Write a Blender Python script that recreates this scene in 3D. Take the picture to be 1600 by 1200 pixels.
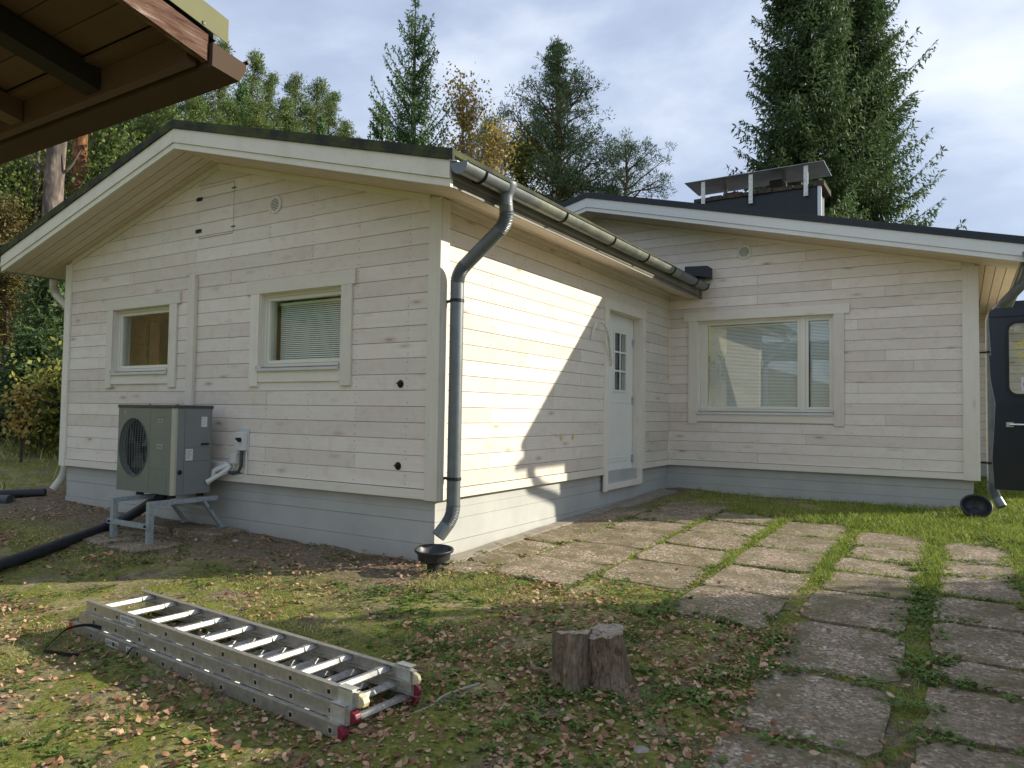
import bpy, bmesh, math, random
import numpy as np
from mathutils import Vector, Matrix
from math import radians, sin, cos, pi, atan2, sqrt
for o in list(bpy.data.objects): bpy.data.objects.remove(o)
S = bpy.context.scene
COL = S.collection
rnd = random.Random(7)
# ------------------------------------------------------------ camera
cam = bpy.data.cameras.new('camera'); camo = bpy.data.objects.new('camera', cam); COL.objects.link(camo)
cam.sensor_width = 36; cam.lens = 36*1136.43/1600; cam.clip_start = .05; cam.clip_end = 2000
CAM = Vector((3.4764, -4.5227, 0.6889))
yaw, pitch, roll = -.5539, .0394, .0143
F = Vector((sin(yaw)*cos(pitch), cos(yaw)*cos(pitch), sin(pitch)))
R0 = Vector((cos(yaw), -sin(yaw), 0)); U0 = R0.cross(F)
R_ = R0*cos(roll)+U0*sin(roll); U_ = -R0*sin(roll)+U0*cos(roll)
M = Matrix((R_, U_, -F)).transposed().to_4x4(); M.translation = CAM
camo.matrix_world = M; S.camera = camo
# ------------------------------------------------------------ sky, sun, exposure
SUNV = Vector((1, .85, .54)).normalized()
EL = math.asin(SUNV.z); AZ = atan2(SUNV.x, SUNV.y)
SKY_STRENGTH = .086; SUN_STRENGTH = 3.2; EXPOSURE = 1.16
w = bpy.data.worlds.new('World'); S.world = w; w.use_nodes = True
nt = w.node_tree; N = nt.nodes; L = nt.links
bg = N['Background']; bg.inputs[1].default_value = SKY_STRENGTH
sky = N.new('ShaderNodeTexSky'); sky.sky_type = 'NISHITA'; sky.sun_disc = False
sky.sun_elevation = EL; sky.sun_rotation = AZ; sky.air_density = 1.2; sky.dust_density = .6
tc = N.new('ShaderNodeTexCoord')
mp = N.new('ShaderNodeMapping'); mp.inputs['Scale'].default_value = (1, 1, 2.2); mp.inputs['Location'].default_value = (3.1, 1.7, .4)
L.new(tc.outputs['Generated'], mp.inputs[0])
n1 = N.new('ShaderNodeTexNoise'); n1.inputs['Scale'].default_value = 2.1; n1.inputs['Detail'].default_value = 7; n1.inputs['Roughness'].default_value = .52; n1.inputs['Distortion'].default_value = .25
L.new(mp.outputs[0], n1.inputs[0])
cr = N.new('ShaderNodeValToRGB'); e = cr.color_ramp.elements
e[0].position = .40; e[0].color = (2.2, 2.7, 3.8, 1); e[1].position = .68; e[1].color = (5.3, 5.65, 6.3, 1)
m_ = e.new(.5); m_.color = (2.95, 3.45, 4.5, 1)
L.new(n1.outputs[0], cr.inputs[0])
mx = N.new('ShaderNodeMix'); mx.data_type = 'RGBA'; mx.inputs[0].default_value = .9
L.new(sky.outputs[0], mx.inputs[6]); L.new(cr.outputs[0], mx.inputs[7]); L.new(mx.outputs[2], bg.inputs[0])
sun = bpy.data.lights.new('sun', 'SUN'); sun.energy = SUN_STRENGTH; sun.angle = radians(.55); sun.color = (1, .92, .76)
so = bpy.data.objects.new('sun', sun); COL.objects.link(so); so.rotation_euler = SUNV.to_track_quat('Z', 'Y').to_euler()
S.view_settings.view_transform = 'Standard'; S.view_settings.look = 'None'; S.view_settings.exposure = EXPOSURE; S.view_settings.gamma = 1
S.view_settings.use_curve_mapping = False
S.render.engine = 'CYCLES'
# ------------------------------------------------------------ materials
class Mat:
    def __init__(s, name, rough=.8, metal=0, spec=.3):
        s.m = bpy.data.materials.new(name); s.m.use_nodes = True; s.t = s.m.node_tree
        s.b = s.t.nodes['Principled BSDF']; s.b.inputs['Roughness'].default_value = rough
        s.b.inputs['Metallic'].default_value = metal; s.b.inputs['Specular IOR Level'].default_value = spec
        s.pos = None
    def n(s, typ, **k):
        x = s.t.nodes.new(typ)
        for a, v in k.items():
            if a in x.inputs: x.inputs[a].default_value = v
            else: setattr(x, a, v)
        return x
    def l(s, a, b): s.t.links.new(a, b)
    def P(s, scale=(1, 1, 1), rand=0):
        if s.pos is None: s.pos = s.n('ShaderNodeNewGeometry')
        m = s.n('ShaderNodeMapping'); m.inputs['Scale'].default_value = scale
        s.l(s.pos.outputs['Position'], m.inputs[0])
        if rand:
            oi = s.n('ShaderNodeObjectInfo'); mu = s.n('ShaderNodeMath', operation='MULTIPLY'); mu.inputs[1].default_value = rand
            s.l(oi.outputs['Random'], mu.inputs[0]); s.l(mu.outputs[0], m.inputs['Location'])
        return m.outputs[0]
    def noise(s, vec, sc, det=4, rough=.55, dist=0):
        x = s.n('ShaderNodeTexNoise', Scale=sc, Detail=det, Roughness=rough, Distortion=dist); s.l(vec, x.inputs['Vector']); return x.outputs[0]
    def ramp(s, fac, stops, interp='LINEAR'):
        x = s.n('ShaderNodeValToRGB'); x.color_ramp.interpolation = interp
        el = x.color_ramp.elements
        while len(el) < len(stops): el.new(.5)
        for q, (p, c) in zip(el, stops): q.position = p; q.color = (*(c if hasattr(c, '__len__') else (c, c, c)), 1)
        s.l(fac, x.inputs[0]); return x.outputs[0]
    def mix(s, fac, a, b, mode='MIX'):
        x = s.n('ShaderNodeMix'); x.data_type = 'RGBA'; x.blend_type = mode
        for i, v in ((0, fac), (6, a), (7, b)):
            if hasattr(v, 'is_output'): s.l(v, x.inputs[i])
            elif i == 0: x.inputs[0].default_value = v
            else: x.inputs[i].default_value = (*v, 1)
        return x.outputs[2]
    def math(s, op, a, b=0.0, clamp=False):
        x = s.n('ShaderNodeMath', operation=op); x.use_clamp = clamp
        for i, v in enumerate((a, b)):
            if hasattr(v, 'is_output'): s.l(v, x.inputs[i])
            else: x.inputs[i].default_value = v
        return x.outputs[0]
    def col(s, c):
        if hasattr(c, 'is_output'): s.l(c, s.b.inputs['Base Color'])
        else: s.b.inputs['Base Color'].default_value = (*c, 1)
        return s
    def rough(s, c): s.l(c, s.b.inputs['Roughness']); return s
    def bump(s, h, st=.3, d=.01):
        x = s.n('ShaderNodeBump'); x.inputs['Strength'].default_value = st; x.inputs['Distance'].default_value = d
        s.l(h, x.inputs['Height']); s.l(x.outputs[0], s.b.inputs['Normal']); return s
    def objrand(s): return s.n('ShaderNodeObjectInfo').outputs['Random']
    def island(s): return s.n('ShaderNodeNewGeometry').outputs['Random Per Island']

def wood(name, axis, base, pink, knot=(.36, .25, .16), var=1., rough=.62):
    m = Mat(name, rough=rough, spec=.25)
    st = {'x': (.35, 6, 9), 'y': (6, .35, 9), 'z': (6, 6, .35)}[axis]
    p = m.P(st, rand=37)
    g = m.noise(p, 6, 6, .6, .4)
    c = m.ramp(g, [(.3, [x*.93 for x in base]), (.52, base), (.75, [min(1, x*1.04) for x in base])])
    big = m.noise(m.P(rand=23), 2.3, 3)
    c = m.mix(m.ramp(big, [(.4, 0.), (.75, .75*var)]), c, pink)
    bl = m.noise(m.P((1.0, 1, 1), rand=61), 7.5, 5, .65, .6)
    c = m.mix(m.ramp(bl, [(.5, 0.), (.68, .42*var)]), c, [base[0]*.80, base[1]*.73, base[2]*.66])
    c = m.mix(m.ramp(m.noise(m.P(rand=71), 3.1, 4), [(.52, 0.), (.7, .5*var)]), c, [base[0]*.93, base[1]*.95, base[2]*.97])
    # lightly rubbed wash, uneven up close
    fin = m.noise(m.P((1, 1, 1)), 38, 3)
    c = m.mix(m.ramp(fin, [(.45, 0.), (.8, .16)]), c, [x*.8 for x in base])
    # board to board tone
    r = m.ramp(m.objrand(), [(0, [.88, .86, .84]), (.5, [.98, .975, .97]), (1, [1.03]*3)])
    c = m.mix(1., c, r, 'MULTIPLY')
    # knots
    kst = {'x': (2.2, 6, 7.5), 'y': (6, 2.2, 7.5), 'z': (6, 6, 2.2)}[axis]
    v = m.n('ShaderNodeTexVoronoi'); v.inputs['Scale'].default_value = 1.; m.l(m.P(kst, rand=51), v.inputs['Vector'])
    sep = m.n('ShaderNodeSeparateColor'); m.l(v.outputs['Color'], sep.inputs[0])
    gate = m.math('GREATER_THAN', sep.outputs[0], .3)
    kd = m.ramp(v.outputs['Distance'], [(.0, .95), (.07, .7), (.11, .3), (.24, 0.)])
    kf = m.math('MULTIPLY', m.math('MULTIPLY', kd, gate), .9)
    c = m.mix(kf, c, knot)
    m.col(c); m.bump(g, .12, .004)
    return m.m
CREAM = (.73, .665, .545)
MT = {}
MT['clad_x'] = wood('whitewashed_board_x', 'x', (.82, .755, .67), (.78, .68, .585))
MT['clad_y'] = wood('whitewashed_board_y', 'y', (.77, .72, .63), (.73, .645, .555))  # same whitewash, toned down so the sunlit side wall clips less
MT['trim'] = wood('cream_trim', 'z', (.80, .76, .655), (.70, .63, .50), knot=(.6, .52, .4), var=.4)
MT['trim_x'] = wood('cream_trim_x', 'x', (.80, .76, .655), (.70, .63, .50), knot=(.6, .52, .4), var=.4)
MT['soffit'] = wood('soffit_board', 'x', (.74, .63, .50), (.70, .56, .42), knot=(.58, .45, .33), var=.6)
MT['soffit_y'] = wood('soffit_board_y', 'y', (.76, .66, .54), (.72, .60, .46), knot=(.6, .48, .36), var=.6)
def simple(name, c, rough=.6, metal=0, spec=.4, var=.12, sc=6, bump=0, bsc=60, bd=.003):
    m = Mat(name, rough, metal, spec)
    n = m.noise(m.P(), sc, 5)
    m.col(m.ramp(n, [(.3, [x*(1-var) for x in c]), (.7, [min(1, x*(1+var)) for x in c])]))
    if bump: m.bump(m.noise(m.P(), bsc, 4), bump, bd)
    return m.m
# fascia: painted, with algae stain
def stained(name, c, stain, lo=.5, hi=.75, amt=.5, sc=3., rough=.55):
    m = Mat(name, rough, 0, .35)
    n = m.noise(m.P(), sc, 6, .65)
    f = m.ramp(n, [(lo, 0.), (hi, amt)])
    c2 = m.mix(f, c, stain)
    c2 = m.mix(m.ramp(m.noise(m.P(), 45, 3), [(.4, 0.), (.8, .18)]), c2, [x*.75 for x in c])
    m.col(c2); m.bump(n, .1, .004); return m.m
MT['fascia'] = stained('painted_fascia', (.78, .74, .61), (.50, .48, .33))
MT['fascia_cool'] = stained('painted_fascia_new', (.74, .75, .72), (.6, .6, .5), amt=.3)
MT['roof'] = stained('dark_roof_edge_mossy', (.032, .036, .028), (.085, .095, .03), .42, .62, .85, 5., .9)
MT['roof_dark'] = stained('dark_roof_sheet', (.028, .034, .042), (.045, .05, .05), .5, .8, .5, 4., .55)
MT['gutter'] = simple('graphite_gutter', (.16, .18, .185), .42, .4, .5, .15, 9)
def guttermid():
    m = Mat('weathered_gutter', .42, .45, .5)
    p = m.P(); n = m.noise(p, 5, 6, .6)
    c = m.ramp(n, [(.35, (.15, .165, .16)), (.5, (.24, .25, .21)), (.68, (.33, .33, .24))])
    m.col(c); return m.m
MT['gutter_mid'] = guttermid()
MT['eave_metal'] = simple('grey_eave_sheet', (.27, .27, .235), .8, 0, .12, .12, 3)
MT['black'] = simple('black_plastic', (.012, .013, .014), .45, 0, .4)
MT['bowl'] = simple('dark_plastic_bowl', (.028, .031, .034), .42, 0, .4, .2, 12)
MT['bracket'] = simple('dark_bracket', (.02, .022, .024), .5, .3, .4)
def paint_found():
    m = Mat('painted_foundation', .72, 0, .25)
    p = m.P(); n = m.noise(p, 2.2, 6, .6)
    c = m.ramp(n, [(.3, (.40, .41, .385)), (.6, (.47, .475, .445)), (.8, (.52, .52, .49))])
    sp = m.ramp(m.noise(p, 24, 5, .7), [(.6, 0.), (.72, .35)])
    c = m.mix(sp, c, (.36, .365, .35))
    # soil splash near the ground, a stain of its own
    sx = m.n('ShaderNodeSeparateXYZ'); m.l(m.pos.outputs['Position'], sx.inputs[0])
    h = m.math('ADD', sx.outputs[2], m.math('MULTIPLY', m.noise(p, 7, 4), .16))
    sf = m.ramp(h, [(0, 0.), (1, 0.)])
    mr = m.n('ShaderNodeMapRange'); mr.inputs['From Min'].default_value = -.45; mr.inputs['From Max'].default_value = -.26
    mr.inputs['To Min'].default_value = .5; mr.inputs['To Max'].default_value = 0; m.l(h, mr.inputs[0])
    c = m.mix(mr.outputs[0], c, (.33, .31, .26))
    m.col(c); m.bump(m.mix(.35, m.noise(p, 14, 5), m.noise(p, 70, 3)), .42, .006); return m.m
MT['found'] = paint_found()
MT['wall_dark'] = simple('wall_backing', (.16, .13, .10), .9)
MT['room'] = simple('room_lining', (.30, .27, .22), .9)
MT['roomwood'] = wood('brown_room_board', 'z', (.26, .12, .05), (.18, .08, .03), knot=(.12, .05, .02))
MT['frame'] = simple('white_window_frame', (.76, .74, .62), .35, 0, .45, .03)
MT['doorp'] = simple('white_door_paint', (.82, .82, .75), .38, 0, .4, .03)
MT['sill'] = simple('pale_sill_sheet', (.62, .65, .66), .3, .2, .5, .06)
MT['blind'] = simple('blind_slat', (.90, .90, .83), .45, 0, .4, .04)
MT['steel'] = simple('galvanised_steel', (.46, .52, .56), .42, .5, .5, .22, 40)
MT['zinc_light'] = simple('zinc_bracket', (.62, .62, .56), .42, .5, .5, .2, 20)
MT['alu'] = simple('worn_aluminium', (.50, .485, .44), .42, .7, .5, .16, 30, .08, 200, .001)
MT['alu_rung'] = simple('worn_aluminium_rung', (.50, .49, .455), .52, .45, .4, .22, 45)
MT['pump'] = simple('grey_green_casing', (.205, .225, .195), .42, .1, .45, .04)
MT['pump_side'] = simple('grey_casing_side', (.225, .25, .245), .42, .1, .45, .04)
MT['pump_strip'] = simple('beige_casing_strip', (.46, .45, .35), .45, 0, .4, .04)
MT['pump_lid'] = simple('dark_casing_lid', (.075, .08, .07), .45, .1, .4, .05)
MT['pump_dark'] = simple('dark_fan_recess', (.022, .025, .024), .5)
MT['wire'] = simple('grille_wire', (.16, .175, .165), .4, .2, .5, .1)
MT['white'] = simple('white_plastic', (.74, .74, .70), .4, 0, .4, .04)
MT['label'] = simple('paper_label', (.72, .72, .68), .5, 0, .3, .05)
MT['print'] = simple('grey_print', (.25, .25, .25), .6)
MT['grille'] = simple('vent_plastic', (.74, .71, .60), .45, 0, .4, .03)
MT['redcap'] = simple('dark_red_rubber', (.20, .02, .04), .4, 0, .4, .15, 30)
MT['orange'] = simple('orange_cap', (.62, .09, .03), .5, 0, .4, .1)
MT['yellowcap'] = simple('yellowed_cap', (.62, .54, .33), .5, 0, .4, .2, 50)
MT['strap'] = simple('black_webbing', (.015, .017, .02), .8)
MT['hose'] = simple('black_drain_hose', (.022, .026, .034), .45, 0, .4, .3, 20)
MT['greypipe'] = simple('dark_grey_pipe', (.07, .078, .085), .5, 0, .4, .15)
MT['beigepipe'] = simple('painted_beige_pipe', (.62, .60, .50), .45, 0, .4, .05)
MT['van'] = Mat('dark_blue_car_paint', .16, 0, .5).col((.008, .013, .024)).m
MT['chrome'] = Mat('chrome', .12, 1., .5).col((.75, .75, .75)).m
MT['tyre'] = simple('tyre_rubber', (.02, .02, .02), .8)
MT['yellow'] = Mat('yellow_lettering', .5).col((.78, .66, .05)).m
MT['shedwood'] = wood('red_brown_stain', 'y', (.14, .085, .06), (.09, .052, .038), knot=(.42, .30, .22), var=.9)
MT['shedwood_x'] = wood('red_brown_stain_x', 'x', (.14, .085, .06), (.095, .055, .04), knot=(.06, .03, .02), var=.9)
def barge():
    m = Mat('weathered_barge_board', .9, 0, .08)
    p = m.P((20, 2.2, 20)); n = m.noise(p, 3, 7, .7, .8)
    c = m.ramp(n, [(.32, (.05, .025, .018)), (.47, (.12, .068, .05)), (.58, (.17, .11, .085)), (.68, (.38, .32, .27))])
    m.col(c); m.bump(n, .5, .004); return m.m
MT['barge'] = barge()
MT['shedflash'] = simple('khaki_flashing', (.19, .19, .11), .85, 0, .08, .05)
MT['shedgutter'] = simple('brown_gutter', (.085, .058, .042), .8, 0, .1, .08)
MT['rafter'] = simple('dark_rafter', (.022, .017, .013), .85)
MT['crust'] = simple('weathered_wood_edge', (.075, .06, .045), .9, 0, .2, .4, 20)
MT['lidmetal'] = simple('chimney_lid_sheet', (.34, .36, .38), .38, .5, .5, .2, 5)
def glass():
    m = bpy.data.materials.new('window_glass'); m.use_nodes = True; t = m.node_tree; t.nodes.clear()
    o = t.nodes.new('ShaderNodeOutputMaterial'); mix = t.nodes.new('ShaderNodeMixShader')
    tr = t.nodes.new('ShaderNodeBsdfTransparent'); tr.inputs[0].default_value = (.95, .975, .96, 1)
    gl = t.nodes.new('ShaderNodeBsdfGlossy'); gl.inputs['Roughness'].default_value = .015; gl.inputs[0].default_value = (.95, .97, .95, 1)
    fr = t.nodes.new('ShaderNodeLayerWeight'); fr.inputs[0].default_value = .5
    pw = t.nodes.new('ShaderNodeMath'); pw.operation = 'POWER'; pw.inputs[1].default_value = 4.; t.links.new(fr.outputs['Facing'], pw.inputs[0])
    ad = t.nodes.new('ShaderNodeMath'); ad.operation = 'MULTIPLY_ADD'; ad.inputs[1].default_value = .8; ad.inputs[2].default_value = .06; ad.use_clamp = True
    t.links.new(pw.outputs[0], ad.inputs[0]); t.links.new(ad.outputs[0], mix.inputs[0])
    t.links.new(tr.outputs[0], mix.inputs[1]); t.links.new(gl.outputs[0], mix.inputs[2]); t.links.new(mix.outputs[0], o.inputs[0])
    return m
MT['glass'] = glass()

# ------------------------------------------------------------ mesh helpers
class MB:
    def __init__(s): s.v = []; s.f = []
    def add(s, vs, fs):
        b = len(s.v); s.v += [tuple(x) for x in vs]; s.f += [tuple(b+i for i in f) for f in fs]; return s
    def box(s, x0, x1, y0, y1, z0, z1):
        if x0 > x1: x0, x1 = x1, x0
        if y0 > y1: y0, y1 = y1, y0
        if z0 > z1: z0, z1 = z1, z0
        return s.add([(x0,y0,z0),(x1,y0,z0),(x1,y1,z0),(x0,y1,z0),(x0,y0,z1),(x1,y0,z1),(x1,y1,z1),(x0,y1,z1)],
                     [(0,3,2,1),(4,5,6,7),(0,1,5,4),(1,2,6,5),(2,3,7,6),(3,0,4,7)])
    def prism(s, poly, axis, a, b):
        # poly: list of 2-d points; axis 'x': (y,z), 'y': (x,z), 'z': (x,y)
        def P(p, t): return {'x': (t, p[0], p[1]), 'y': (p[0], t, p[1]), 'z': (p[0], p[1], t)}[axis]
        n = len(poly)
        return s.add([P(p, a) for p in poly]+[P(p, b) for p in poly],
                     [tuple(range(n)), tuple(range(2*n-1, n-1, -1))]+[(i, (i+1) % n, n+(i+1) % n, n+i) for i in range(n)])
    def tube(s, pts, r, n=10, cap=True):
        pts = [Vector(p) for p in pts]; k = len(pts); rr = r if hasattr(r, '__len__') else [r]*k
        up = None; rings = []
        for i, p in enumerate(pts):
            t = (pts[min(i+1, k-1)]-pts[max(i-1, 0)]).normalized()
            if up is None:
                up = Vector((0, 0, 1)) if abs(t.z) < .9 else Vector((1, 0, 0))
            a = (up - t*up.dot(t)).normalized(); up = a; b = t.cross(a)
            rings.append([p+(a*cos(2*pi*j/n)+b*sin(2*pi*j/n))*rr[i] for j in range(n)])
        vs = [v for g in rings for v in g]; fs = []
        for i in range(k-1):
            for j in range(n):
                fs.append((i*n+j, i*n+(j+1) % n, (i+1)*n+(j+1) % n, (i+1)*n+j))
        if cap: fs += [tuple(range(n-1, -1, -1)), tuple((k-1)*n+j for j in range(n))]
        return s.add(vs, fs)
    def lathe(s, prof, c, n=24, axis='z'):
        vs = []; fs = []
        for (r, h) in prof:
            for j in range(n):
                a = 2*pi*j/n; p = (r*cos(a), r*sin(a), h)
                if axis == 'y': p = (p[0], p[2], p[1])
                if axis == 'x': p = (p[2], p[0], p[1])
                vs.append((c[0]+p[0], c[1]+p[1], c[2]+p[2]))
        for i in range(len(prof)-1):
            for j in range(n): fs.append((i*n+j, i*n+(j+1) % n, (i+1)*n+(j+1) % n, (i+1)*n+j))
        return s.add(vs, fs)
    def bar(s, a, b, wd, th, up=(0, 0, 1)):
        a = Vector(a); b = Vector(b); t = (b-a).normalized(); u = Vector(up); sd = t.cross(u).normalized(); u = sd.cross(t)
        c = [sd*wd/2+u*th/2, -sd*wd/2+u*th/2, -sd*wd/2-u*th/2, sd*wd/2-u*th/2]
        return s.add([a+x for x in c]+[b+x for x in c], [(0,1,2,3),(7,6,5,4),(0,4,5,1),(1,5,6,2),(2,6,7,3),(3,7,4,0)])
    def xf(s, mat):
        s.v = [tuple(mat @ Vector(p)) for p in s.v]; return s
    def mesh(s, name, smooth=False, bevel=0):
        me = bpy.data.meshes.new(name); me.from_pydata(s.v, [], s.f)
        bm = bmesh.new(); bm.from_mesh(me); bmesh.ops.recalc_face_normals(bm, faces=bm.faces)
        if bevel:
            bmesh.ops.bevel(bm, geom=[e for e in bm.edges if len(e.link_faces) == 2 and e.calc_face_angle(0) > .5], offset=bevel, segments=2, profile=.6, affect='EDGES')
        bm.to_mesh(me); bm.free()
        if smooth:
            me.polygons.foreach_set('use_smooth', [True]*len(me.polygons))
            me.set_sharp_from_angle(angle=radians(38))
        return me
LOC = {}
def ob(name, me, mat, parent=None, loc=None):
    o = bpy.data.objects.new(name, me); COL.objects.link(o)
    if mat is not None and len(me.materials) == 0: me.materials.append(mat)
    if parent is not None:
        o.parent = parent
        o.matrix_parent_inverse = Matrix.Translation(-LOC[parent.name]) if parent.name in LOC else Matrix()
    if loc is not None: o.location = loc
    return o
def part(name, mb, mat, parent=None, smooth=False, bevel=0, label=None, kind=None):
    o = ob(name, mb.mesh(name, smooth, bevel), MT[mat] if isinstance(mat, str) else mat, parent)
    if label: o['label'] = label
    if kind: o['kind'] = kind
    return o
def root(name, loc, label, cat, group=None):
    o = bpy.data.objects.new(name, None); COL.objects.link(o); o.location = loc; o.empty_display_size = .2
    o['label'] = label; o['category'] = cat
    if group: o['group'] = group
    LOC[o.name] = Vector(loc)
    return o
def tag(o, label, cat, group=None):
    o['label'] = label; o['category'] = cat
    if group: o['group'] = group
    return o
def npmesh(name, V, Fq, mat, smooth=False, mats=None, midx=None):
    """fast mesh from numpy: V (n,3), Fq (m,k)"""
    me = bpy.data.meshes.new(name); V = np.asarray(V, np.float32); Fq = np.asarray(Fq, np.int32); m, k = Fq.shape
    me.vertices.add(len(V)); me.vertices.foreach_set('co', V.ravel())
    me.loops.add(m*k); me.loops.foreach_set('vertex_index', Fq.ravel())
    me.polygons.add(m); me.polygons.foreach_set('loop_start', np.arange(0, m*k, k, dtype=np.int32)); me.polygons.foreach_set('loop_total', np.full(m, k, np.int32))
    for q in (mats or [mat]): me.materials.append(q)
    if midx is not None: me.polygons.foreach_set('material_index', np.asarray(midx, np.int32))
    if smooth: me.polygons.foreach_set('use_smooth', np.ones(m, bool))
    me.update(calc_edges=True); me.validate(); return me

# ------------------------------------------------------------ ground
def sstep(a, b, x): t = np.clip((x-a)/(b-a), 0, 1); return t*t*(3-2*t)
def gh(x, y):
    x = np.asarray(x, float); y = np.asarray(y, float)
    z = -.49+np.where(y > 0, .031*np.minimum(y, 12), .05*np.maximum(y, -14))
    z = z+.014*np.clip(-1-x, 0, 6)-.012*np.clip(x, 0, 8)
    sl = np.clip(-x-7.3, 0, None)+.45*np.clip(y-11, 0, None)*sstep(2, -6, x)
    hill = np.where(sl < 5, .155*sl+.012*sl*sl, .155*5+.3+.47*(sl-5))
    hill = np.minimum(hill, 14+.05*sl)
    z = z+hill+.05*np.sin(x*.9+1.3)*np.sin(y*.8)*sstep(5, 9, np.abs(x)+np.abs(y)*.5)
    return z
def ghf(x, y): return float(gh(x, y))
def grid(x0, x1, y0, y1, n, m, jit=0):
    xs = np.linspace(x0, x1, n); ys = np.linspace(y0, y1, m); X, Y = np.meshgrid(xs, ys, indexing='ij')
    return X, Y
def sheet(X, Y, Z):
    n, m = X.shape; V = np.stack([X, Y, Z], -1).reshape(-1, 3)
    i = np.arange(n-1)[:, None]*m+np.arange(m-1)[None]; Fq = np.stack([i, i+m, i+m+1, i+1], -1).reshape(-1, 4)
    return V, Fq
def vnoise(x, y, s, seed=0):
    """cheap value noise"""
    x = np.asarray(x)*s+seed*17.3; y = np.asarray(y)*s-seed*9.1
    xi = np.floor(x).astype(int); yi = np.floor(y).astype(int); fx = x-xi; fy = y-yi
    fx = fx*fx*(3-2*fx); fy = fy*fy*(3-2*fy)
    def h(a, b):
        q = np.sin(a*127.1+b*311.7+seed*74.7)*43758.5453; return q-np.floor(q)
    return (h(xi, yi)*(1-fx)+h(xi+1, yi)*fx)*(1-fy)+(h(xi, yi+1)*(1-fx)+h(xi+1, yi+1)*fx)*fy
def ground_mat():
    m = Mat('garden_ground', .95, 0, .15)
    p = m.P(); big = m.noise(p, .9, 5, .6); mid = m.noise(m.P((1, 1, 1)), 4.2, 6, .68, .5); fin = m.noise(p, 34, 6, .8, .4)
    soil = m.ramp(fin, [(.3, (.07, .052, .038)), (.5, (.20, .152, .108)), (.75, (.46, .38, .29))])
    moss = m.ramp(fin, [(.3, (.06, .075, .018)), (.55, (.22, .235, .05)), (.8, (.46, .45, .13))])
    dry = m.ramp(fin, [(.3, (.15, .125, .065)), (.55, (.42, .36, .20)), (.8, (.66, .58, .37))])
    c = m.mix(m.ramp(mid, [(.38, 0.), (.50, 1.)]), soil, moss)
    c = m.mix(m.ramp(m.noise(p, 2.6, 5, .7, .8), [(.5, 0.), (.66, .8)]), c, dry)
    # trodden bare soil by the walls and the drip line
    sx = m.n('ShaderNodeSeparateXYZ'); m.l(m.pos.outputs['Position'], sx.inputs[0])
    d = m.math('ADD', sx.outputs[1], m.math('MULTIPLY', m.noise(p, 2.2, 4), 1.1))
    f1 = m.n('ShaderNodeMapRange'); f1.inputs['From Min'].default_value = -.55; f1.inputs['From Max'].default_value = .1; m.l(d, f1.inputs[0])
    lt = m.math('LESS_THAN', sx.outputs[0], .35); gt = m.math('GREATER_THAN', sx.outputs[0], -7.)
    f = m.math('MULTIPLY', m.math('MULTIPLY', f1.outputs[0], lt), m.math('MULTIPLY', gt, .92))
    c = m.mix(f, c, soil)
    # far hill: leaf litter
    hz = m.n('ShaderNodeMapRange'); hz.inputs['From Min'].default_value = 1.1; hz.inputs['From Max'].default_value = 2.2; m.l(sx.outputs[2], hz.inputs[0])
    lit = m.ramp(m.noise(p, 6, 6, .75), [(.35, (.035, .028, .015)), (.5, (.11, .075, .03)), (.62, (.15, .14, .045)), (.75, (.30, .22, .09))])
    c = m.mix(m.math('MULTIPLY', hz.outputs[0], .9), c, lit)
    m.col(c); m.bump(m.mix(.6, mid, fin), 1., .03); return m.m
MT['ground'] = ground_mat()
def build_ground():
    # one sheet: fine near, coarse far
    def ax(lo, a, b, hi, st):
        return np.concatenate([-(np.geomspace(1, 1-lo+a, 26)[::-1]-1)+a, np.arange(a+st, b, st), np.geomspace(1, 1+hi-b, 24)-1+b])
    xs = ax(-420, -8, 6, 420, .08); ys = ax(-420, -6, 7, 420, .08)
    X, Y = np.meshgrid(xs, ys, indexing='ij'); Z = gh(X, Y)
    near = ((X > -8.5) & (X < 6.5) & (Y > -6.5) & (Y < 7.5))
    Z = Z+near*((vnoise(X, Y, 3, 1)-.5)*.035+(vnoise(X, Y, 9, 2)-.5)*.02)
    pat = sstep(.0, .25, X-(.85-1.1*Y)*0)  # slabs lie a touch proud of this sheet
    Z = np.where((((X > .1) & (Y > -.2) & (Y < 4)) | ((X > 2.5) & (Y > -3.2) & (Y < 4))) & near, gh(X, Y)-.012+(vnoise(X, Y, 9, 2)-.5)*.012, Z)
    V, Fq = sheet(X, Y, Z)
    # skip the sheet under the house
    o = ob('ground', npmesh('ground', V, Fq, MT['ground'], True), None); o['kind'] = 'structure'; return o
GROUND = build_ground()

# ------------------------------------------------------------ house
HX, HY = -5.53, 5.27           # left end of the near gable wall, plane of the set-back gable wall
SL1, RX1, RZ1 = .265, -2.763, 3.115
SL3, RX3, RZ3 = .241, -1.057, 3.59
def zs1(x): return RZ1-SL1*abs(x-RX1)
def zs3(x): return RZ3-SL3*abs(x-RX3)
house = root('house', (-1, 2, -.45), 'whitewashed timber bungalow with two gabled wings, dark roof and grey painted foundation', 'house')
def clip(poly, a, b, c):
    """keep a*x+b*y<=c"""
    out = []
    for i in range(len(poly)):
        p, q = poly[i], poly[(i+1) % len(poly)]; dp = a*p[0]+b*p[1]-c; dq = a*q[0]+b*q[1]-c
        if dp <= 0: out.append(p)
        if dp*dq < 0: t = dp/(dp-dq); out.append((p[0]+(q[0]-p[0])*t, p[1]+(q[1]-p[1])*t))
    return out
def inset(poly, d):
    # shrink in z only near horizontal edges: enough for a chamfered board face
    zs = [p[1] for p in poly]; z0, z1 = min(zs), max(zs); cz = (z0+z1)/2
    if z1-z0 < 4*d: return poly
    return [(p[0], p[1]+(d if p[1] < cz else -d)) for p in poly]
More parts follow.
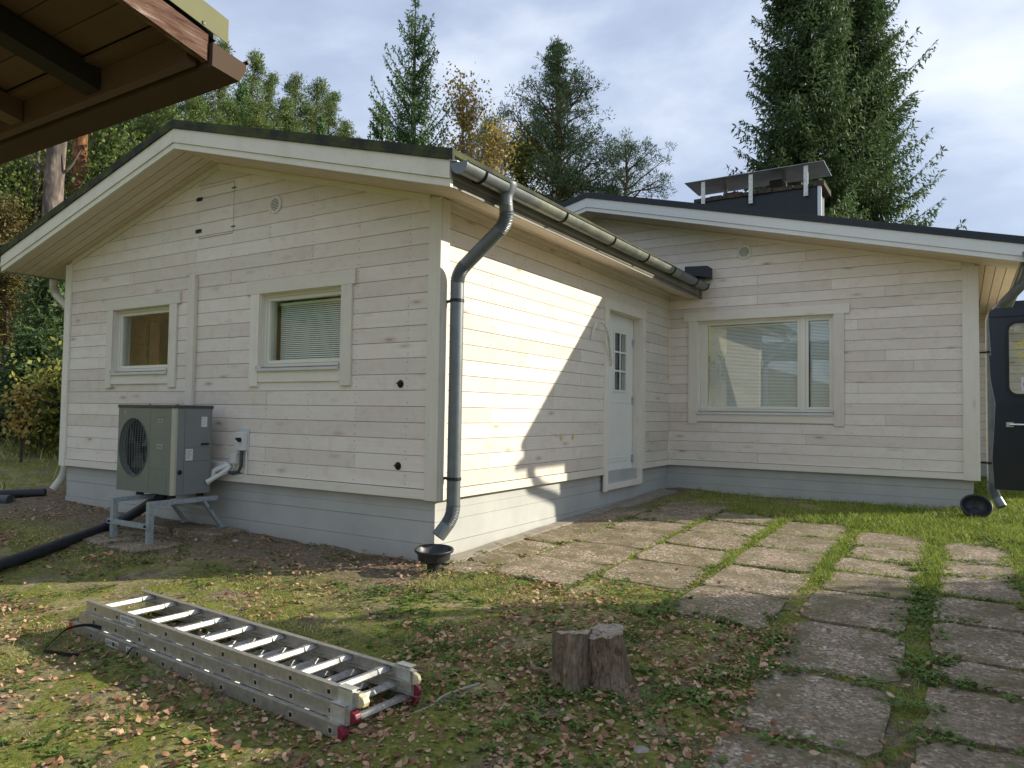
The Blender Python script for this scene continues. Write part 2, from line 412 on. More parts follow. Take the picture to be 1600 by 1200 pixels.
def board(poly, axis, plane, out, th=.02, ch=.003):
    """clapboard: back face full, front face chamfered; axis = direction the wall runs along"""
    b = MB(); n = len(poly)
    def P(p, d): return (p[0], plane+out*d, p[1]) if axis == 'x' else (plane+out*d, p[0], p[1])
    pi_ = inset(poly, ch)
    vs = [P(p, -th) for p in poly]+[P(p, -ch) for p in poly]+[P(p, 0) for p in pi_]
    fs = [tuple(range(n))]+[(i, (i+1) % n, n+(i+1) % n, n+i) for i in range(n)]+[(n+i, n+(i+1) % n, 2*n+(i+1) % n, 2*n+i) for i in range(n)]+[tuple(range(2*n, 3*n))]
    return b.add(vs, fs)
NB = [0]
def clad(parent, axis, plane, out, s0, s1, lines, openings, studs, mat, ztop, z_first=.078, pitch=.13, gap=.0032, name='wall_board', cuts=None):
    k = 0; z = z_first
    while z < ztop:
        za, zb = z, z+pitch-gap
        segs = [(s0, s1)]
        for (a, b, c, d) in openings:
            if za < d-.002 and zb > c+.002:
                segs = [t for (p, q) in segs for t in ((p, min(q, a)), (max(p, b), q)) if t[1]-t[0] > .03]
        if cuts:
            for (a, b, c, d) in cuts:
                if za < d and zb > c:
                    segs = [t for (p, q) in segs for t in ((p, min(q, a)), (max(p, b), q)) if t[1]-t[0] > .03]
                    for (u0, u1) in ((za, min(zb, c)), (max(za, d), zb)):
                        if u1-u0 > .006:
                            poly = [(a+.001, u0), (b-.001, u0), (b-.001, u1), (a+.001, u1)]
                            for ln in lines: poly = clip(poly, *ln)
                            if len(poly) > 2: part(name, board(poly, axis, plane, out), mat, parent)
        for (p, q) in segs:
            js = [j for j in studs[k % len(studs)] if p+.25 < j < q-.25]
            e = [p]+js+[q]
            for i in range(len(e)-1):
                a = e[i]+(.0012 if i else 0); b = e[i+1]-(.0012 if i < len(e)-2 else 0)
                poly = [(a, za), (b, za), (b, zb), (a, zb)]
                for ln in lines: poly = clip(poly, *ln)
                if len(poly) < 3: continue
                ar = max(t[1] for t in poly)-min(t[1] for t in poly)
                if ar < .012: continue
                part(name, board(poly, axis, plane+out*rnd.uniform(-.0012, .0012), out), mat, parent); NB[0] += 1
        z += pitch; k += 1
def holed(mb, axis, p0, p1, s0, s1, z0, z1, holes):
    """wall slab between planes p0,p1 with rectangular holes"""
    ss = sorted({s0, s1, *[h[0] for h in holes], *[h[1] for h in holes]}); zz = sorted({z0, z1, *[h[2] for h in holes], *[h[3] for h in holes]})
    for i in range(len(ss)-1):
        for j in range(len(zz)-1):
            cs, cz = (ss[i]+ss[i+1])/2, (zz[j]+zz[j+1])/2
            if any(h[0] < cs < h[1] and h[2] < cz < h[3] for h in holes) or not (s0 <= cs <= s1 and z0 <= cz <= z1): continue
            if axis == 'x': mb.box(ss[i], ss[i+1], p0, p1, zz[j], zz[j+1])
            else: mb.box(p0, p1, ss[i], ss[i+1], zz[j], zz[j+1])
W1 = (-4.53, -3.49, 1.08, 1.76); W2 = (-2.10, -1.045, 1.08, 1.765); W3 = (.40, 2.13, .75, 1.98); DR = (3.19, 4.21, -.13, 1.907)
# backing walls
mb = MB(); holed(mb, 'x', .021, .16, HX+.02, -.02, .0, 2.38, [W1, W2]); mb.prism([(HX+.02, 2.38), (-.02, 2.38), (RX1, RZ1)], 'y', .021, .16)
wall1 = part('gable_wall', mb, 'wall_dark', house)
mb = MB(); holed(mb, 'y', -.16, -.021, .16, HY, .0, 2.37, [DR]); wall2 = part('side_wall', mb, 'wall_dark', house)
mb = MB(); holed(mb, 'x', HY+.021, HY+.16, .0, 3.61, .0, 2.44, [W3]); mb.prism([(-3.2, 2.44), (3.61, 2.44), (3.61, 2.455), (RX3, RZ3), (-3.2, 3.07)], 'y', HY+.021, HY+.16)
wall3 = part('gable_wall', mb, 'wall_dark', house)
# interior shells so that the panes look into rooms
mb = MB(); mb.box(HX+.1, -.17, 2.6, 2.7, -.1, 2.4).box(HX+.1, -.17, .17, 2.6, -.1, 0).box(HX+.1, -.17, .17, 2.6, 2.36, 2.4).box(-2.8, -2.75, .17, 2.6, 0, 2.36)
part('room', mb, 'room', house)
mb = MB(); mb.box(.0, 3.5, 8.2, 8.3, -.1, 2.6).box(0, 3.5, HY+.17, 8.2, -.1, 0).box(0, 3.5, HY+.17, 8.2, 2.4, 2.44)
part('room', mb, 'room', house)
HATCH = (-3.065, -2.53, 2.395, 2.905)
lines1 = [(-SL1, 1, RZ1-SL1*RX1-.0), (SL1, 1, RZ1+SL1*RX1-.0)]
st = [[-3.66], [-1.98, -.86], [-2.54], [-4.2, -1.42], [-3.1, -.86], [-1.98]]
clad(wall1, 'x', 0, -1, HX+.012, -.012, lines1, [W1, W2], st, 'clad_x', 3.1, cuts=[HATCH])
hatch = part('hatch', MB().box(HATCH[0]+.004, HATCH[1]-.004, +.0175, .0200, HATCH[2]+.004, HATCH[3]-.004), 'black', house)
hz = .078
while hz < HATCH[3]:
    a, b = max(hz, HATCH[2]+.005), min(hz+.1255, HATCH[3]-.005)
    if b-a > .007: part('hatch_board', board([(HATCH[0]+.005, a), (HATCH[1]-.005, a), (HATCH[1]-.005, b), (HATCH[0]+.005, b)], 'x', -.003, -1), 'clad_x', hatch)
    hz += .13
for z in (2.80, 2.475):
    part('hinge', MB().box(-3.115, -3.075, -.008, -.003, z-.018, z+.018).box(-3.058, -3.02, -.008, -.003, z-.018, z+.018).tube([(-3.066, -.009, z-.02), (-3.066, -.009, z+.02)], .006, 6), 'black', hatch)
for z in (2.84, 2.46):
    part('latch', MB().box(-2.56, -2.50, -.010, -.004, z-.004, z+.004), 'bracket', hatch)
st2 = [[1.9, 3.0], [.75, 2.5], [1.35], [2.5], [.75], [1.9]]
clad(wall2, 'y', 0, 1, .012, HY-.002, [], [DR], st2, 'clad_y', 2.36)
lines3 = [(SL3, 1, RZ3+SL3*RX3), (-SL3, 1, RZ3-SL3*RX3)]
st3 = [[1.2], [2.4, .6], [1.8], [3.0, .6], [1.2, 2.7], [2.1]]
clad(wall3, 'x', HY, -1, .003, 3.62, lines3, [W3], st3, 'clad_x', 2.38)
clad(wall3, 'x', HY, -1, -3.0, 3.62, lines3, [], st3, 'clad_x', 3.58, z_first=.078+18*.13)
def nails(wl, axis, plane, out, s0, s1, f, holes, mat='print'):
    m_ = MB(); q = s0+.04; rn = random.Random(4)
    while q < s1:
        z = .078
        while z+.13 < f(q):
            for dz in (.030, .098):
                zz = z+dz; a = q+rn.uniform(-.006, .006)
                if not any(h[0]-.14 < a < h[1]+.14 and h[2]-.2 < zz < h[3]+.14 for h in holes) and rn.random() < .8:
                    r_ = .0035
                    if axis == 'x': m_.box(a-r_, a+r_, plane+out*.0, plane+out*.0022, zz-r_, zz+r_)
                    else: m_.box(plane, plane+out*.0022, a-r_, a+r_, zz-r_, zz+r_)
            z += .13
        q += .56
    part('nail_heads', m_, mat, wl, kind='stuff')
nails(wall1, 'x', 0, -1, HX+.14, -.12, zs1, [W1, W2, HATCH]); nails(wall2, 'y', 0, 1, .14, HY, lambda q: 2.36, [DR]); nails(wall3, 'x', HY, -1, .04, 3.45, zs3, [W3])
# water table trims
part('base_board', MB().box(HX+.10, -.102, -.02, 0, .0, .074), 'trim_x', wall1)
part('base_board', MB().box(0, .02, .095, 3.085, .0, .074), 'trim', wall2)
part('base_board', MB().box(0, .02, 4.335, HY-.02, .0, .074), 'trim', wall2)
part('base_board', MB().box(.02, 3.49, HY-.02, HY, .0, .074), 'trim_x', wall3)
# corner boards
part('corner_board', MB().prism([(-.10, -.001), (.0, -.001), (.022, -.001)], 'y', 0, .001) if 0 else MB().box(-.10, .022, -.024, -.001, -.005, 2.377), 'trim', wall1)
part('corner_board', MB().box(.001, .022, .0, .093, -.005, 2.37), 'trim', wall2)
part('corner_board', MB().box(HX-.022, HX+.098, -.024, -.001, -.005, 2.36), 'trim', wall1)
part('corner_board', MB().box(3.49, 3.652, HY-.024, HY-.001, -.005, 2.44), 'trim', wall3)
part('corner_board', MB().box(3.628, 3.650, HY, HY+.11, -.005, 2.42), 'trim', wall3)
# thin trim under the rake
def rake_strip(x0, x1, f, y0, y1, d0, d1):
    return MB().prism([(x0, f(x0)-d0), (x1, f(x1)-d0), (x1, f(x1)-d1), (x0, f(x0)-d1)], 'y', y0, y1)
part('rake_trim', rake_strip(HX+.098, RX1, zs1, -.02, -.001, .055, .002), 'trim_x', wall1)
part('rake_trim', rake_strip(RX1+.001, -.102, zs1, -.02, -.001, .055, .002), 'trim_x', wall1)
part('rake_trim', rake_strip(-2.5, RX3, zs3, HY-.018, HY-.001, .045, .002), 'trim_x', wall3)
part('rake_trim', rake_strip(RX3+.001, 3.488, zs3, HY-.018, HY-.001, .045, .002), 'trim_x', wall3)
part('cove_trim', MB().box(.0, .018, .094, HY, 2.345, 2.378), 'trim', wall2)
# foundation: board-marked concrete, three lifts
mb = MB()
def found(mb, x0, x1, y0, y1, lifts=((-1.2, -.38, 0), (-.377, -.20, .004), (-.197, .012, .001))):
    for a, b, d in lifts: mb.box(x0+d, x1-d, y0+d, y1-d, a, b)
found(mb, HX+.05, -.03, .03, 13, ((-1.2, -.358, 0), (-.355, -.180, .007), (-.177, -.09, .003), (-.0885, .012, .006)))
found(mb, -.04, 3.59, HY+.03, 13.2, ((-1.2, -.24, 0), (-.2375, -.115, .007), (-.1125, .012, .003)))
part('foundation', mb, 'found', house)
# the rest of the body (back and left, seen only from the side)
mb = MB().box(HX, HX+.02, 0, 13, 0, 2.36)
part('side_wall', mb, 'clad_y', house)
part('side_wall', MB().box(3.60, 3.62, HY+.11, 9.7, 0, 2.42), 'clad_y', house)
# ---- roofs
def roof(parent, f, xr, xe0, xe1, y0, y1, fasc, cap, matc, matf, tfas=.18, ttop=.262, xl=None):
    # underside deck + fascia boards + dark edge on top
    d = MB()
    for a, b in ((xe0, xr), (xr, xe1)):
        d.prism([(a, f(a)+.022), (b, f(b)+.022), (b, f(b)+ttop-.045), (a, f(a)+ttop-.045)], 'y', y0+.03, y1)
    rf = part('roof', d, 'wall_dark', parent)
    c = MB(); c2 = MB()
    for a, b in ((xe0-.035, xr), (xr, xe1+.035)):
        c.prism([(a, f(a)+ttop-.043), (b, f(b)+ttop-.043), (b, f(b)+ttop), (a, f(a)+ttop)], 'y', y0-.028, y1+.02)
        c2.prism([(a, f(a)+tfas+.002), (b, f(b)+tfas+.002), (b, f(b)+ttop-.044), (a, f(a)+ttop-.044)], 'y', y0-.028, y0+.0)
    part('roof_sheet', c, matc, rf); part('roof_edge', c2, matc, rf)
    for a, b in ((xe0, xr-.0007), (xr+.0007, xe1)):
        part('fascia_board', MB().prism([(a, f(a)+.052), (b, f(b)+.052), (b, f(b)+tfas), (a, f(a)+tfas)], 'y', y0-.012, y0+.03), matf, rf)
        part('fascia_board', MB().prism([(a, f(a)-.004), (b, f(b)-.004), (b, f(b)+.050), (a, f(a)+.050)], 'y', y0-.0, y0+.03), matf, rf)
    return rf
roof1 = roof(house, zs1, RX1, -6.03, .46, -.5, 13.0, None, None, 'roof', 'fascia')
roof3 = roof(house, zs3, RX3, -5.9, 4.05, 4.77, 13.2, None, None, 'roof_dark', 'fascia_cool')
# soffit boards under the gable overhang of wing one (run along the slope)
def rake_soffit(rf, f, xa, xb, y0, y1, n, mat):
    wd = (y1-y0)/n
    for i in range(n):
        a = y0+i*wd+.004; b = y0+(i+1)*wd-.004
        part('soffit_board', MB().prism([(xa, f(xa)), (xb, f(xb)), (xb, f(xb)+.02), (xa, f(xa)+.02)], 'y', a, b), mat, rf)
rake_soffit(roof1, zs1, -6.0, RX1, -.468, -.002, 5, 'soffit'); rake_soffit(roof1, zs1, RX1, .44, -.468, -.002, 5, 'soffit')
rake_soffit(roof3, zs3, RX3, 4.02, 4.802, HY-.002, 5, 'soffit'); rake_soffit(roof3, zs3, -2.6, RX3, 4.802, HY-.002, 5, 'soffit')
def eave_soffit(rf, f, xa, xb, y0, y1, n, mat):
    wd = (xb-xa)/n
    for i in range(n):
        a = xa+i*wd+.004; b = xa+(i+1)*wd-.004
        part('soffit_board', MB().prism([(a, f(a)), (b, f(b)), (b, f(b)+.02), (a, f(a)+.02)], 'y', y0, y1), mat, rf)
eave_soffit(roof1, zs1, .0, .44, .0, HY-.002, 5, 'soffit_y')
eave_soffit(roof1, zs1, -6.0, HX, .0, 12.9, 4, 'soffit_y')
eave_soffit(roof3, zs3, 3.62, 4.02, HY, 13, 4, 'soffit_y')
# eave sheets (stepped)
mb = MB().box(.44, .452, -.495, HY-.16, 2.262, 2.33).box(.452, .466, -.495, HY-.16, 2.318, 2.40)
part('eave_fascia', mb, 'eave_metal', roof1)
part('eave_fascia', MB().box(-6.042, -6.0, -.47, 12.9, 2.25, 2.42), 'eave_metal', roof1)
part('eave_fascia', MB().box(4.02, 4.036, 4.80, 13, 2.352, 2.52), 'eave_metal', roof3)
# ---- gutters
def gutter(parent, xc, r, ya, yb, za, zb, mat, label=None, nm='gutter'):
    n = 14; k = 2; v = []; f = []
    pr = [(xc+r*cos(pi+pi*j/n), r*sin(pi+pi*j/n)) for j in range(n+1)]
    pr = pr+[(xc+r+.010, .004)]+[(xc+r-.004+0, .010)]
    ins = [(xc+(r-.004)*cos(2*pi-pi*j/n), (r-.004)*sin(2*pi-pi*j/n)) for j in range(n+1)]
    pr += ins; m = len(pr)
    for (y, z) in ((ya, za), (yb, zb)): v += [(x, y, z+q) for x, q in pr]
    f = [(i, (i+1) % m, m+(i+1) % m, m+i) for i in range(m)]+[tuple(range(m)), tuple(range(2*m-1, m-1, -1))]
    return part(nm, MB().add(v, f), mat, parent, smooth=True, label=label)
def gz_(y): return 2.40+(y+.5)*.0065
g1 = gutter(house, .545, .066, -.505, .42, gz_(-.5), gz_(.42), 'gutter')
gutter(g1, .545, .0655, .421, 4.05, gz_(.42), gz_(4.05), 'gutter_mid', nm='gutter_length')
gutter(g1, .545, .069, 4.0, 5.06, gz_(4.)-.001, gz_(5.06)-.001, 'gutter', nm='gutter_length')
def endcap(y, z, r=.07, th=.012, xc=.545):
    return MB().prism([(xc+r*cos(pi+pi*j/14), z+r*sin(pi+pi*j/14)) for j in range(15)]+[(xc+r+.012, z+.012), (xc-r, z+.012)], 'y', y, y+th)
part('end_cap', endcap(-.517, gz_(-.5)), 'gutter', g1); part('end_cap', endcap(5.06, gz_(5.06), .076, .03), 'bracket', g1)
for y in (-.27, .98, 2.0, 2.9, 3.75, 4.62):
    z = gz_(y); b = MB(); n = 12
    b.tube([(.545+.0725*cos(pi+pi*j/n), y, z+.0725*sin(pi+pi*j/n)) for j in range(n+1)], .0075, 6)
    b.tube([(.545-.07, y, z), (.47, y, z+.03)], .008, 6)
    part('bracket', b, 'black', g1, smooth=True)
# roofing lip above the gutter
part('roof_lip', MB().prism([(.46, 2.437), (.53, 2.418), (.53, 2.424), (.46, 2.45)], 'y', -.52, 5.05), 'sill', roof1)
gl = gutter(house, -6.10, .06, -.5, 12.9, 2.36, 2.40, 'beigepipe')
g3 = gutter(house, 4.10, .066, 4.72, 13, 2.44, 2.48, 'gutter')
part('end_cap', endcap(4.708, 2.44, .07, .012, 4.10), 'gutter', g3)
# stub of dark flashing where the near roof meets the far gable wall
part('roof_flashing', MB().prism([(.30, 2.585), (.61, 2.535), (.61, 2.685), (.30, 2.70)], 'y', 5.02, HY-.024), 'roof_dark', roof1)
# ---- downpipes
def ribbed(mb, pts, r, n=14, ribs=True):
    """elbow: pts a dense polyline, small ribs"""
    P = [Vector(p) for p in pts]; out = []; rr = []
    for i in range(len(P)-1):
        for t in (0, .25, .5, .75):
            out.append(P[i].lerp(P[i+1], t)); rr.append(r*(1.045 if t in (0, .5) else .96) if ribs else r)
    out.append(P[-1]); rr.append(r); return mb.tube(out, rr, n, cap=False)
def arc(p0, p1, p2, n=8):
    p0, p1, p2 = map(Vector, (p0, p1, p2)); return [p0.lerp(p1, t/n).lerp(p1.lerp(p2, t/n), t/n) for t in range(n+1)]
def downpipe(parent, nodes, r, mat, el=.11, clamps=(), toe=True):
    """nodes: polyline; elbows ribbed between straight lengths"""
    V_ = [Vector(p) for p in nodes]; o = None; cur = V_[0]
    st_ = MB(); ebs = []
    for i in range(1, len(V_)):
        if i < len(V_)-1:
            d0 = (V_[i]-V_[i-1]).normalized(); d1 = (V_[i+1]-V_[i]).normalized()
            a = V_[i]-d0*el; b = V_[i]+d1*el
            st_.tube([cur, a], r, 16, cap=False); eb = MB(); ribbed(eb, arc(a, V_[i], b), r*1.02, 16); ebs.append(eb); cur = b
        else: st_.tube([cur, V_[i]], r, 16, cap=False); st_.tube([V_[i], V_[i]-(V_[i]-cur).normalized()*.03], [r, r*.93], 16, cap=False); st_.tube([V_[i]-(V_[i]-cur).normalized()*.0301, V_[i]-(V_[i]-cur).normalized()*.031], [r*.93, r*.1], 16, cap=False)
    o = part('downpipe', st_, mat, parent, smooth=True); [part('elbow', q, mat, o, smooth=True) for q in ebs]
    for c, wall in clamps:
        part('clamp', MB().tube([Vector(c)-Vector((0, 0, .012)), Vector(c)+Vector((0, 0, .012))], r*1.09, 16).bar(c, wall, .02, .02), 'bracket', o)
    return o
dp1 = downpipe(house, [(.545, .09, 2.28), (.535, .13, 2.14), (.115, .075, 1.78), (.115, .072, -.12), (.05, -.03, -.27)], .054, 'gutter', .085,
         clamps=[((.115, .075, 1.56), (.02, .075, 1.56)), ((.115, .073, .17), (.02, .073, .17))])
part('outlet', MB().lathe([(.052, -.09), (.052, -.02), (.058, .0), (.085, .055), (.085, .08)], (.545, .09, 2.345), 20), 'gutter', dp1, smooth=True)
downpipe(house, [(-6.08, .10, 2.30), (-6.07, .10, 2.10), (-5.665, .11, 1.85), (-5.665, .11, -.12), (-5.70, .0, -.30)], .046, 'beigepipe', .08)
downpipe(house, [(4.10, 4.92, 2.38), (4.09, 5.0, 2.20), (3.765, 5.32, 1.86), (3.765, 5.32, -.12), (3.85, 5.26, -.28)], .052, 'gutter', .09,
         clamps=[((3.765, 5.32, 1.45), (3.652, 5.32, 1.45)), ((3.765, 5.32, .2), (3.652, 5.32, .2))])
# ---- windows
def window(parent, box, plane_y, mull=None, blinds=True, name='window', head=(0, 0, 0), cas=.118, capz=.125, bottom=.90, cw=None, apron=True, rec=.05, wood_in=False, blind_dy=.06, hx=(None, None)):
    x0, x1, z0, z1 = box; y = plane_y
    wn = part(name, frame_mb(x0, x1, z0, z1, y+rec, mull), 'frame', parent)
    # casing boards, sitting proud of the cladding
    part('head_casing', MB().box(hx[0], hx[1], y-.024, y-.0015, z1, z1+capz), 'trim_x', wn)
    part('side_casing', MB().box(x0-cas, x0, y-.022, y-.0015, bottom, z1-.001), 'trim', wn)
    part('side_casing', MB().box(x1, x1+(cw or cas), y-.022, y-.0015, bottom, z1-.001), 'trim', wn)
    if apron: part('apron', MB().box(x0+.001, x1-.001, y-.016, y-.0015, z0-.14, z0-.032), 'trim_x', wn)
    # reveals
    part('reveal', MB().box(x0-.012, x0+.005, y-.001, y+.17, z0-.03, z1-.005).box(x1-.005, x1+.012, y-.001, y+.17, z0-.03, z1-.005).box(x0-.012, x1+.012, y-.001, y+.17, z1-.005, z1+.012), 'trim', wn)
    # sill sheet, tilted with turned-up ends
    part('sill', MB().add([(x0-.006, y+.05, z0+.0), (x1-.006, y+.05, z0+.0), (x1-.006, y-.038, z0-.022), (x0-.006, y-.038, z0-.022),
                           (x0-.006, y+.05, z0-.004), (x1-.006, y+.05, z0-.004), (x1-.006, y-.038, z0-.040), (x0-.006, y-.038, z0-.040)],
                          [(0, 1, 2, 3), (7, 6, 5, 4), (0, 4, 5, 1), (1, 5, 6, 2), (2, 6, 7, 3), (3, 7, 4, 0)]).box(x0-.006, x0-.003, y-.038, y+.05, z0-.02, z0+.014).box(x1-.009, x1-.006, y-.038, y+.05, z0-.02, z0+.014), 'sill', wn)
    fw = .062
    spans = [(x0+fw, x1-fw)] if not mull else [(x0+fw+.065, mull[0]), (mull[1], x1-fw+.012)]
    for a, b in spans:
        part('pane', MB().box(a-.008, b+.008, y+rec+.026, y+rec+.030, z0+fw-.008, z1-fw+.008), 'glass', wn)
        if blinds:
            bl = MB(); zt = z1-fw-.035; yb = y+rec+blind_dy
            bl.box(a+.012, b-.004, yb-.012, yb+.014, zt+.002, zt+.026)
            zz = zt-.01
            while zz > z0+fw+.004:
                sag = .0
                bl.add([(a+.015, yb-.0045, zz-.0070), (b-.006, yb-.0045, zz-.0070), (b-.006, yb, zz+.0015), (a+.015, yb, zz+.0015), (b-.006, yb+.0045, zz+.0066), (a+.015, yb+.0045, zz+.0066)], [(0, 1, 2, 3), (3, 2, 4, 5)])
                zz -= .0185
            for t in (.12, .88): bl.tube([(a+(b-a)*t, yb-.014, zt), (a+(b-a)*t, yb-.014, z0+fw)], .0012, 4)
            bo = part('blind', bl, 'blind', wn)
    return wn
def frame_mb(x0, x1, z0, z1, y, mull):
    b = MB(); fo = .030; fi = .034
    def ring(xa, xb, za, zb, w_, ya, yb):
        b.box(xa, xb, ya, yb, za, za+w_).box(xa, xb, ya, yb, zb-w_, zb).box(xa, xa+w_, ya, yb, za+w_, zb-w_).box(xb-w_, xb, ya, yb, za+w_, zb-w_)
    ring(x0+.001, x1-.001, z0-.001, z1-.001, fo, y, y+.12)
    if not mull:
        ring(x0+fo+.003, x1-fo-.003, z0+fo+.003, z1-fo-.003, fi-.004, y+.008, y+.06)
    else:
        b.box(mull[0]+.03, mull[1]-.03, y, y+.1, z0+fo, z1-fo)
        ring(x0+fo+.003, mull[0]+.027, z0+fo+.003, z1-fo-.003, fi-.004, y+.008, y+.06)
        b.box(x0+fo+fi, x0+fo+fi+.062, y+.009, y+.06, z0+fo+fi, z1-fo-fi)
        ring(mull[1]-.028, x1-fo-.003, z0+fo+.003, z1-fo-.003, fi-.004, y+.008, y+.06)
    return b
window(wall1, W1, 0, blinds=False, hx=(-4.71, -3.315), cas=.115, cw=.125, capz=.122)
window(wall1, W2, 0, hx=(-2.285, -.885), cas=.118, cw=.125, capz=.125, blind_dy=.13)
window(wall3, W3, HY, mull=(1.692, 1.818), hx=(.215, 2.31), cas=.118, cw=.118, capz=.118, bottom=.578, blind_dy=.07)
# inner window boards seen through the first pane, warm brown
part('inner_board', MB().box(-4.66, -4.42, .30, .33, .9, 1.9).box(-4.40, -4.22, .34, .36, .9, 1.9).box(-4.66, -3.5, .30, .33, 1.66, 1.9), 'roomwood', house)
# ---- door
door = part('door', MB().box(-.145, -.10, 3.2, 4.185, -.118, 1.9).box(-.102, -.094, 3.36, 4.04, .76, .94) if 0 else None or MB(), 'doorp', wall2) if 0 else None
mb = MB(); PY = (3.60, 3.945); PZ = (.985, 1.68)
holed(mb, 'y', -.145, -.10, 3.2, 4.19, -.118, 1.9, [(PY[0]-.0, PY[1], PZ[0], PZ[1])])
door = part('door', mb, 'doorp', wall2)
def rectring(x0, x1, a, b, c, d, w_): return MB().box(x0, x1, a, b, c, c+w_).box(x0, x1, a, b, d-w_, d).box(x0, x1, a, a+w_, c+w_, d-w_).box(x0, x1, b-w_, b, c+w_, d-w_)
part('panel_moulding', rectring(-.10, -.094, 3.36, 4.06, .0, .13+.0, .012), 'doorp', door)
part('panel_moulding', rectring(-.10, -.094, 3.36, 4.06, .155, .84, .012), 'doorp', door)
gb = rectring(-.10, -.088, PY[0]-.025, PY[1]+.025, PZ[0]-.025, PZ[1]+.025, .027)
mid = (PY[0]+PY[1])/2; gb.box(-.10, -.089, mid-.011, mid+.011, PZ[0], PZ[1])
for t in (1/3, 2/3): z = PZ[0]+(PZ[1]-PZ[0])*t; gb.box(-.10, -.0895, PY[0], PY[1], z-.011, z+.011)
part('glazing_bars', gb, 'doorp', door)
for i in range(2):
    for j in range(3):
        a = PY[0] if i == 0 else mid+.011; b = mid-.011 if i == 0 else PY[1]; hgt = (PZ[1]-PZ[0])/3
        part('pane', MB().box(-.112, -.108, a, b, PZ[0]+j*hgt+.01, PZ[0]+(j+1)*hgt-.008), 'glass', door)
part('door_backing', MB().box(-.20, -.165, 3.3, 4.15, .8, 1.8), 'rafter', door)
for z in (.13, .86, 1.60): part('hinge', MB().tube([(-.090, 4.19, z-.05), (-.090, 4.19, z+.05)], .009, 8).box(-.0995, -.094, 4.15, 4.188, z-.045, z+.045), 'steel', door)
df = part('door_frame', MB().box(-.15, -.0, 3.19, 3.199, -.13, 1.907).box(-.15, .0, 4.20, 4.21, -.13, 1.907).box(-.15, .0, 3.199, 4.20, 1.902, 1.91).box(-.15, -.075, 3.2, 4.2, -.135, -.119), 'trim', wall2)
part('head_casing', MB().box(.0, .024, 3.07, 4.335, 1.908, 2.025), 'trim', df)
part('side_casing', MB().box(.0, .022, 3.088, 3.19, -.195, 1.907), 'trim', df)
part('side_casing', MB().box(.0, .022, 4.21, 4.333, .0, 1.907), 'trim', df)
part('side_casing', MB().box(-.028, .018, 4.21, 4.26, -.175, -.001), 'trim', df)
part('threshold', MB().box(-.09, .020, 3.191, 4.209, -.185, -.125), 'trim', df)
# bent steel conduit loop left of the door
part('conduit_loop', MB().tube([(.012, 2.722, 1.50), (.03, 2.735, 1.60), (.05, 2.775, 1.70), (.08, 2.83, 1.712), (.09, 2.92, 1.67), (.08, 3.02, 1.58), (.06, 3.10, 1.46), (.045, 3.17, 1.34), (.04, 3.205, 1.26), (.0, 3.26, 1.255)], .011, 8), 'zinc_light', house, smooth=True)
# two dabs of dried filler on the side wall boards
for a in (2.06, 2.32): part('filler_dab', MB().lathe([(.001, .002), (.03, .0018), (.04, 0)], (.0, a, .44), 9, 'x'), simple('dried_filler', (.62, .50, .2), .8), wall2)
# ---- wall vents
def vent(x, y, z, wl, r=.084):
    v = part('wall_vent', MB().lathe([(.0, -.012), (r*.9, -.012), (r, -.007), (r, 0)], (x, y, z), 28, 'y'), 'grille', wl)
    s_ = MB()
    for k in range(-4, 5):
        zz = k*.014; hw = sqrt(max(0, (r*.68)**2-zz*zz))
        s_.box(x-hw, x+hw, y-.0135, y-.0118, z+zz-.0028, z+zz+.0028)
    part('vent_slot', s_, 'pump_dark', v)
vent(-1.929, -.002, 2.588, wall1); vent(1.031, HY-.002, 2.871, wall3, .098)
# cable cover strip beside the heat pump
part('cable_cover', MB().box(-3.155, -3.045, -.045, -.001, .45, 2.0).box(-3.145, -3.055, -.040, -.001, 2.0, 2.035), 'trim', wall1, bevel=.006)
# open cable holes with stubs
for x, z in ((-.379, .908), (-.388, .247)):
    h = part('cable_hole', MB().lathe([(.0, -.0022), (.028, -.0022), (.033, -.001)], (x, -.001, z), 16, 'y'), 'black', wall1)
    part('cable_stub', MB().tube([(x-.012, .0, z-.014), (x-.004, -.03, z-.006), (x+.014, -.05, z+.012)], .006, 6).tube([(x+.01, 0, z+.01), (x+.004, -.022, z+.004), (x-.016, -.04, z+.006)], .004, 6), 'bracket', h)
# ---- chimney
zr = lambda x: zs3(x)+.278
ch = part('chimney', MB().prism([(.0, 3.45), (1.75, 3.05), (1.75, 3.985), (.0, 3.985)], 'y', 6.5, 7.1), 'roof_dark', house)
part('corner_trim', MB().box(1.752, 1.80, 6.49, 6.53, 3.1, 4.0), 'sill', ch)
mb = MB(); x = -.04
while x < 1.79:
    wd = rnd.uniform(.16, .3); mb.box(x, min(x+wd, 1.84), 6.47+rnd.uniform(-.01, .01), 7.13, 3.99, 4.035+rnd.uniform(0, .03)); x += wd+.012
part('cap_course', mb, 'crust', ch)
for x in (.107, .825, 1.60): part('lid_post', MB().box(x-.03, x+.03, 6.455, 6.468, 3.86, 4.30).box(x-.022, x+.022, 6.452, 6.456, 3.9, 4.0), 'zinc_light', ch)
for x in (.3, 1.2): part('lid_post', MB().box(x-.03, x+.03, 7.0, 7.03, 4.02, 4.30), 'zinc_light', ch)
for x, h_ in ((.25, .05), (.5, .07), (1.42, .08), (1.15, .16)): part('flue_top', MB().box(x-.09, x+.09, 6.62, 6.9, 4.04, 4.05+h_), 'rafter', ch)
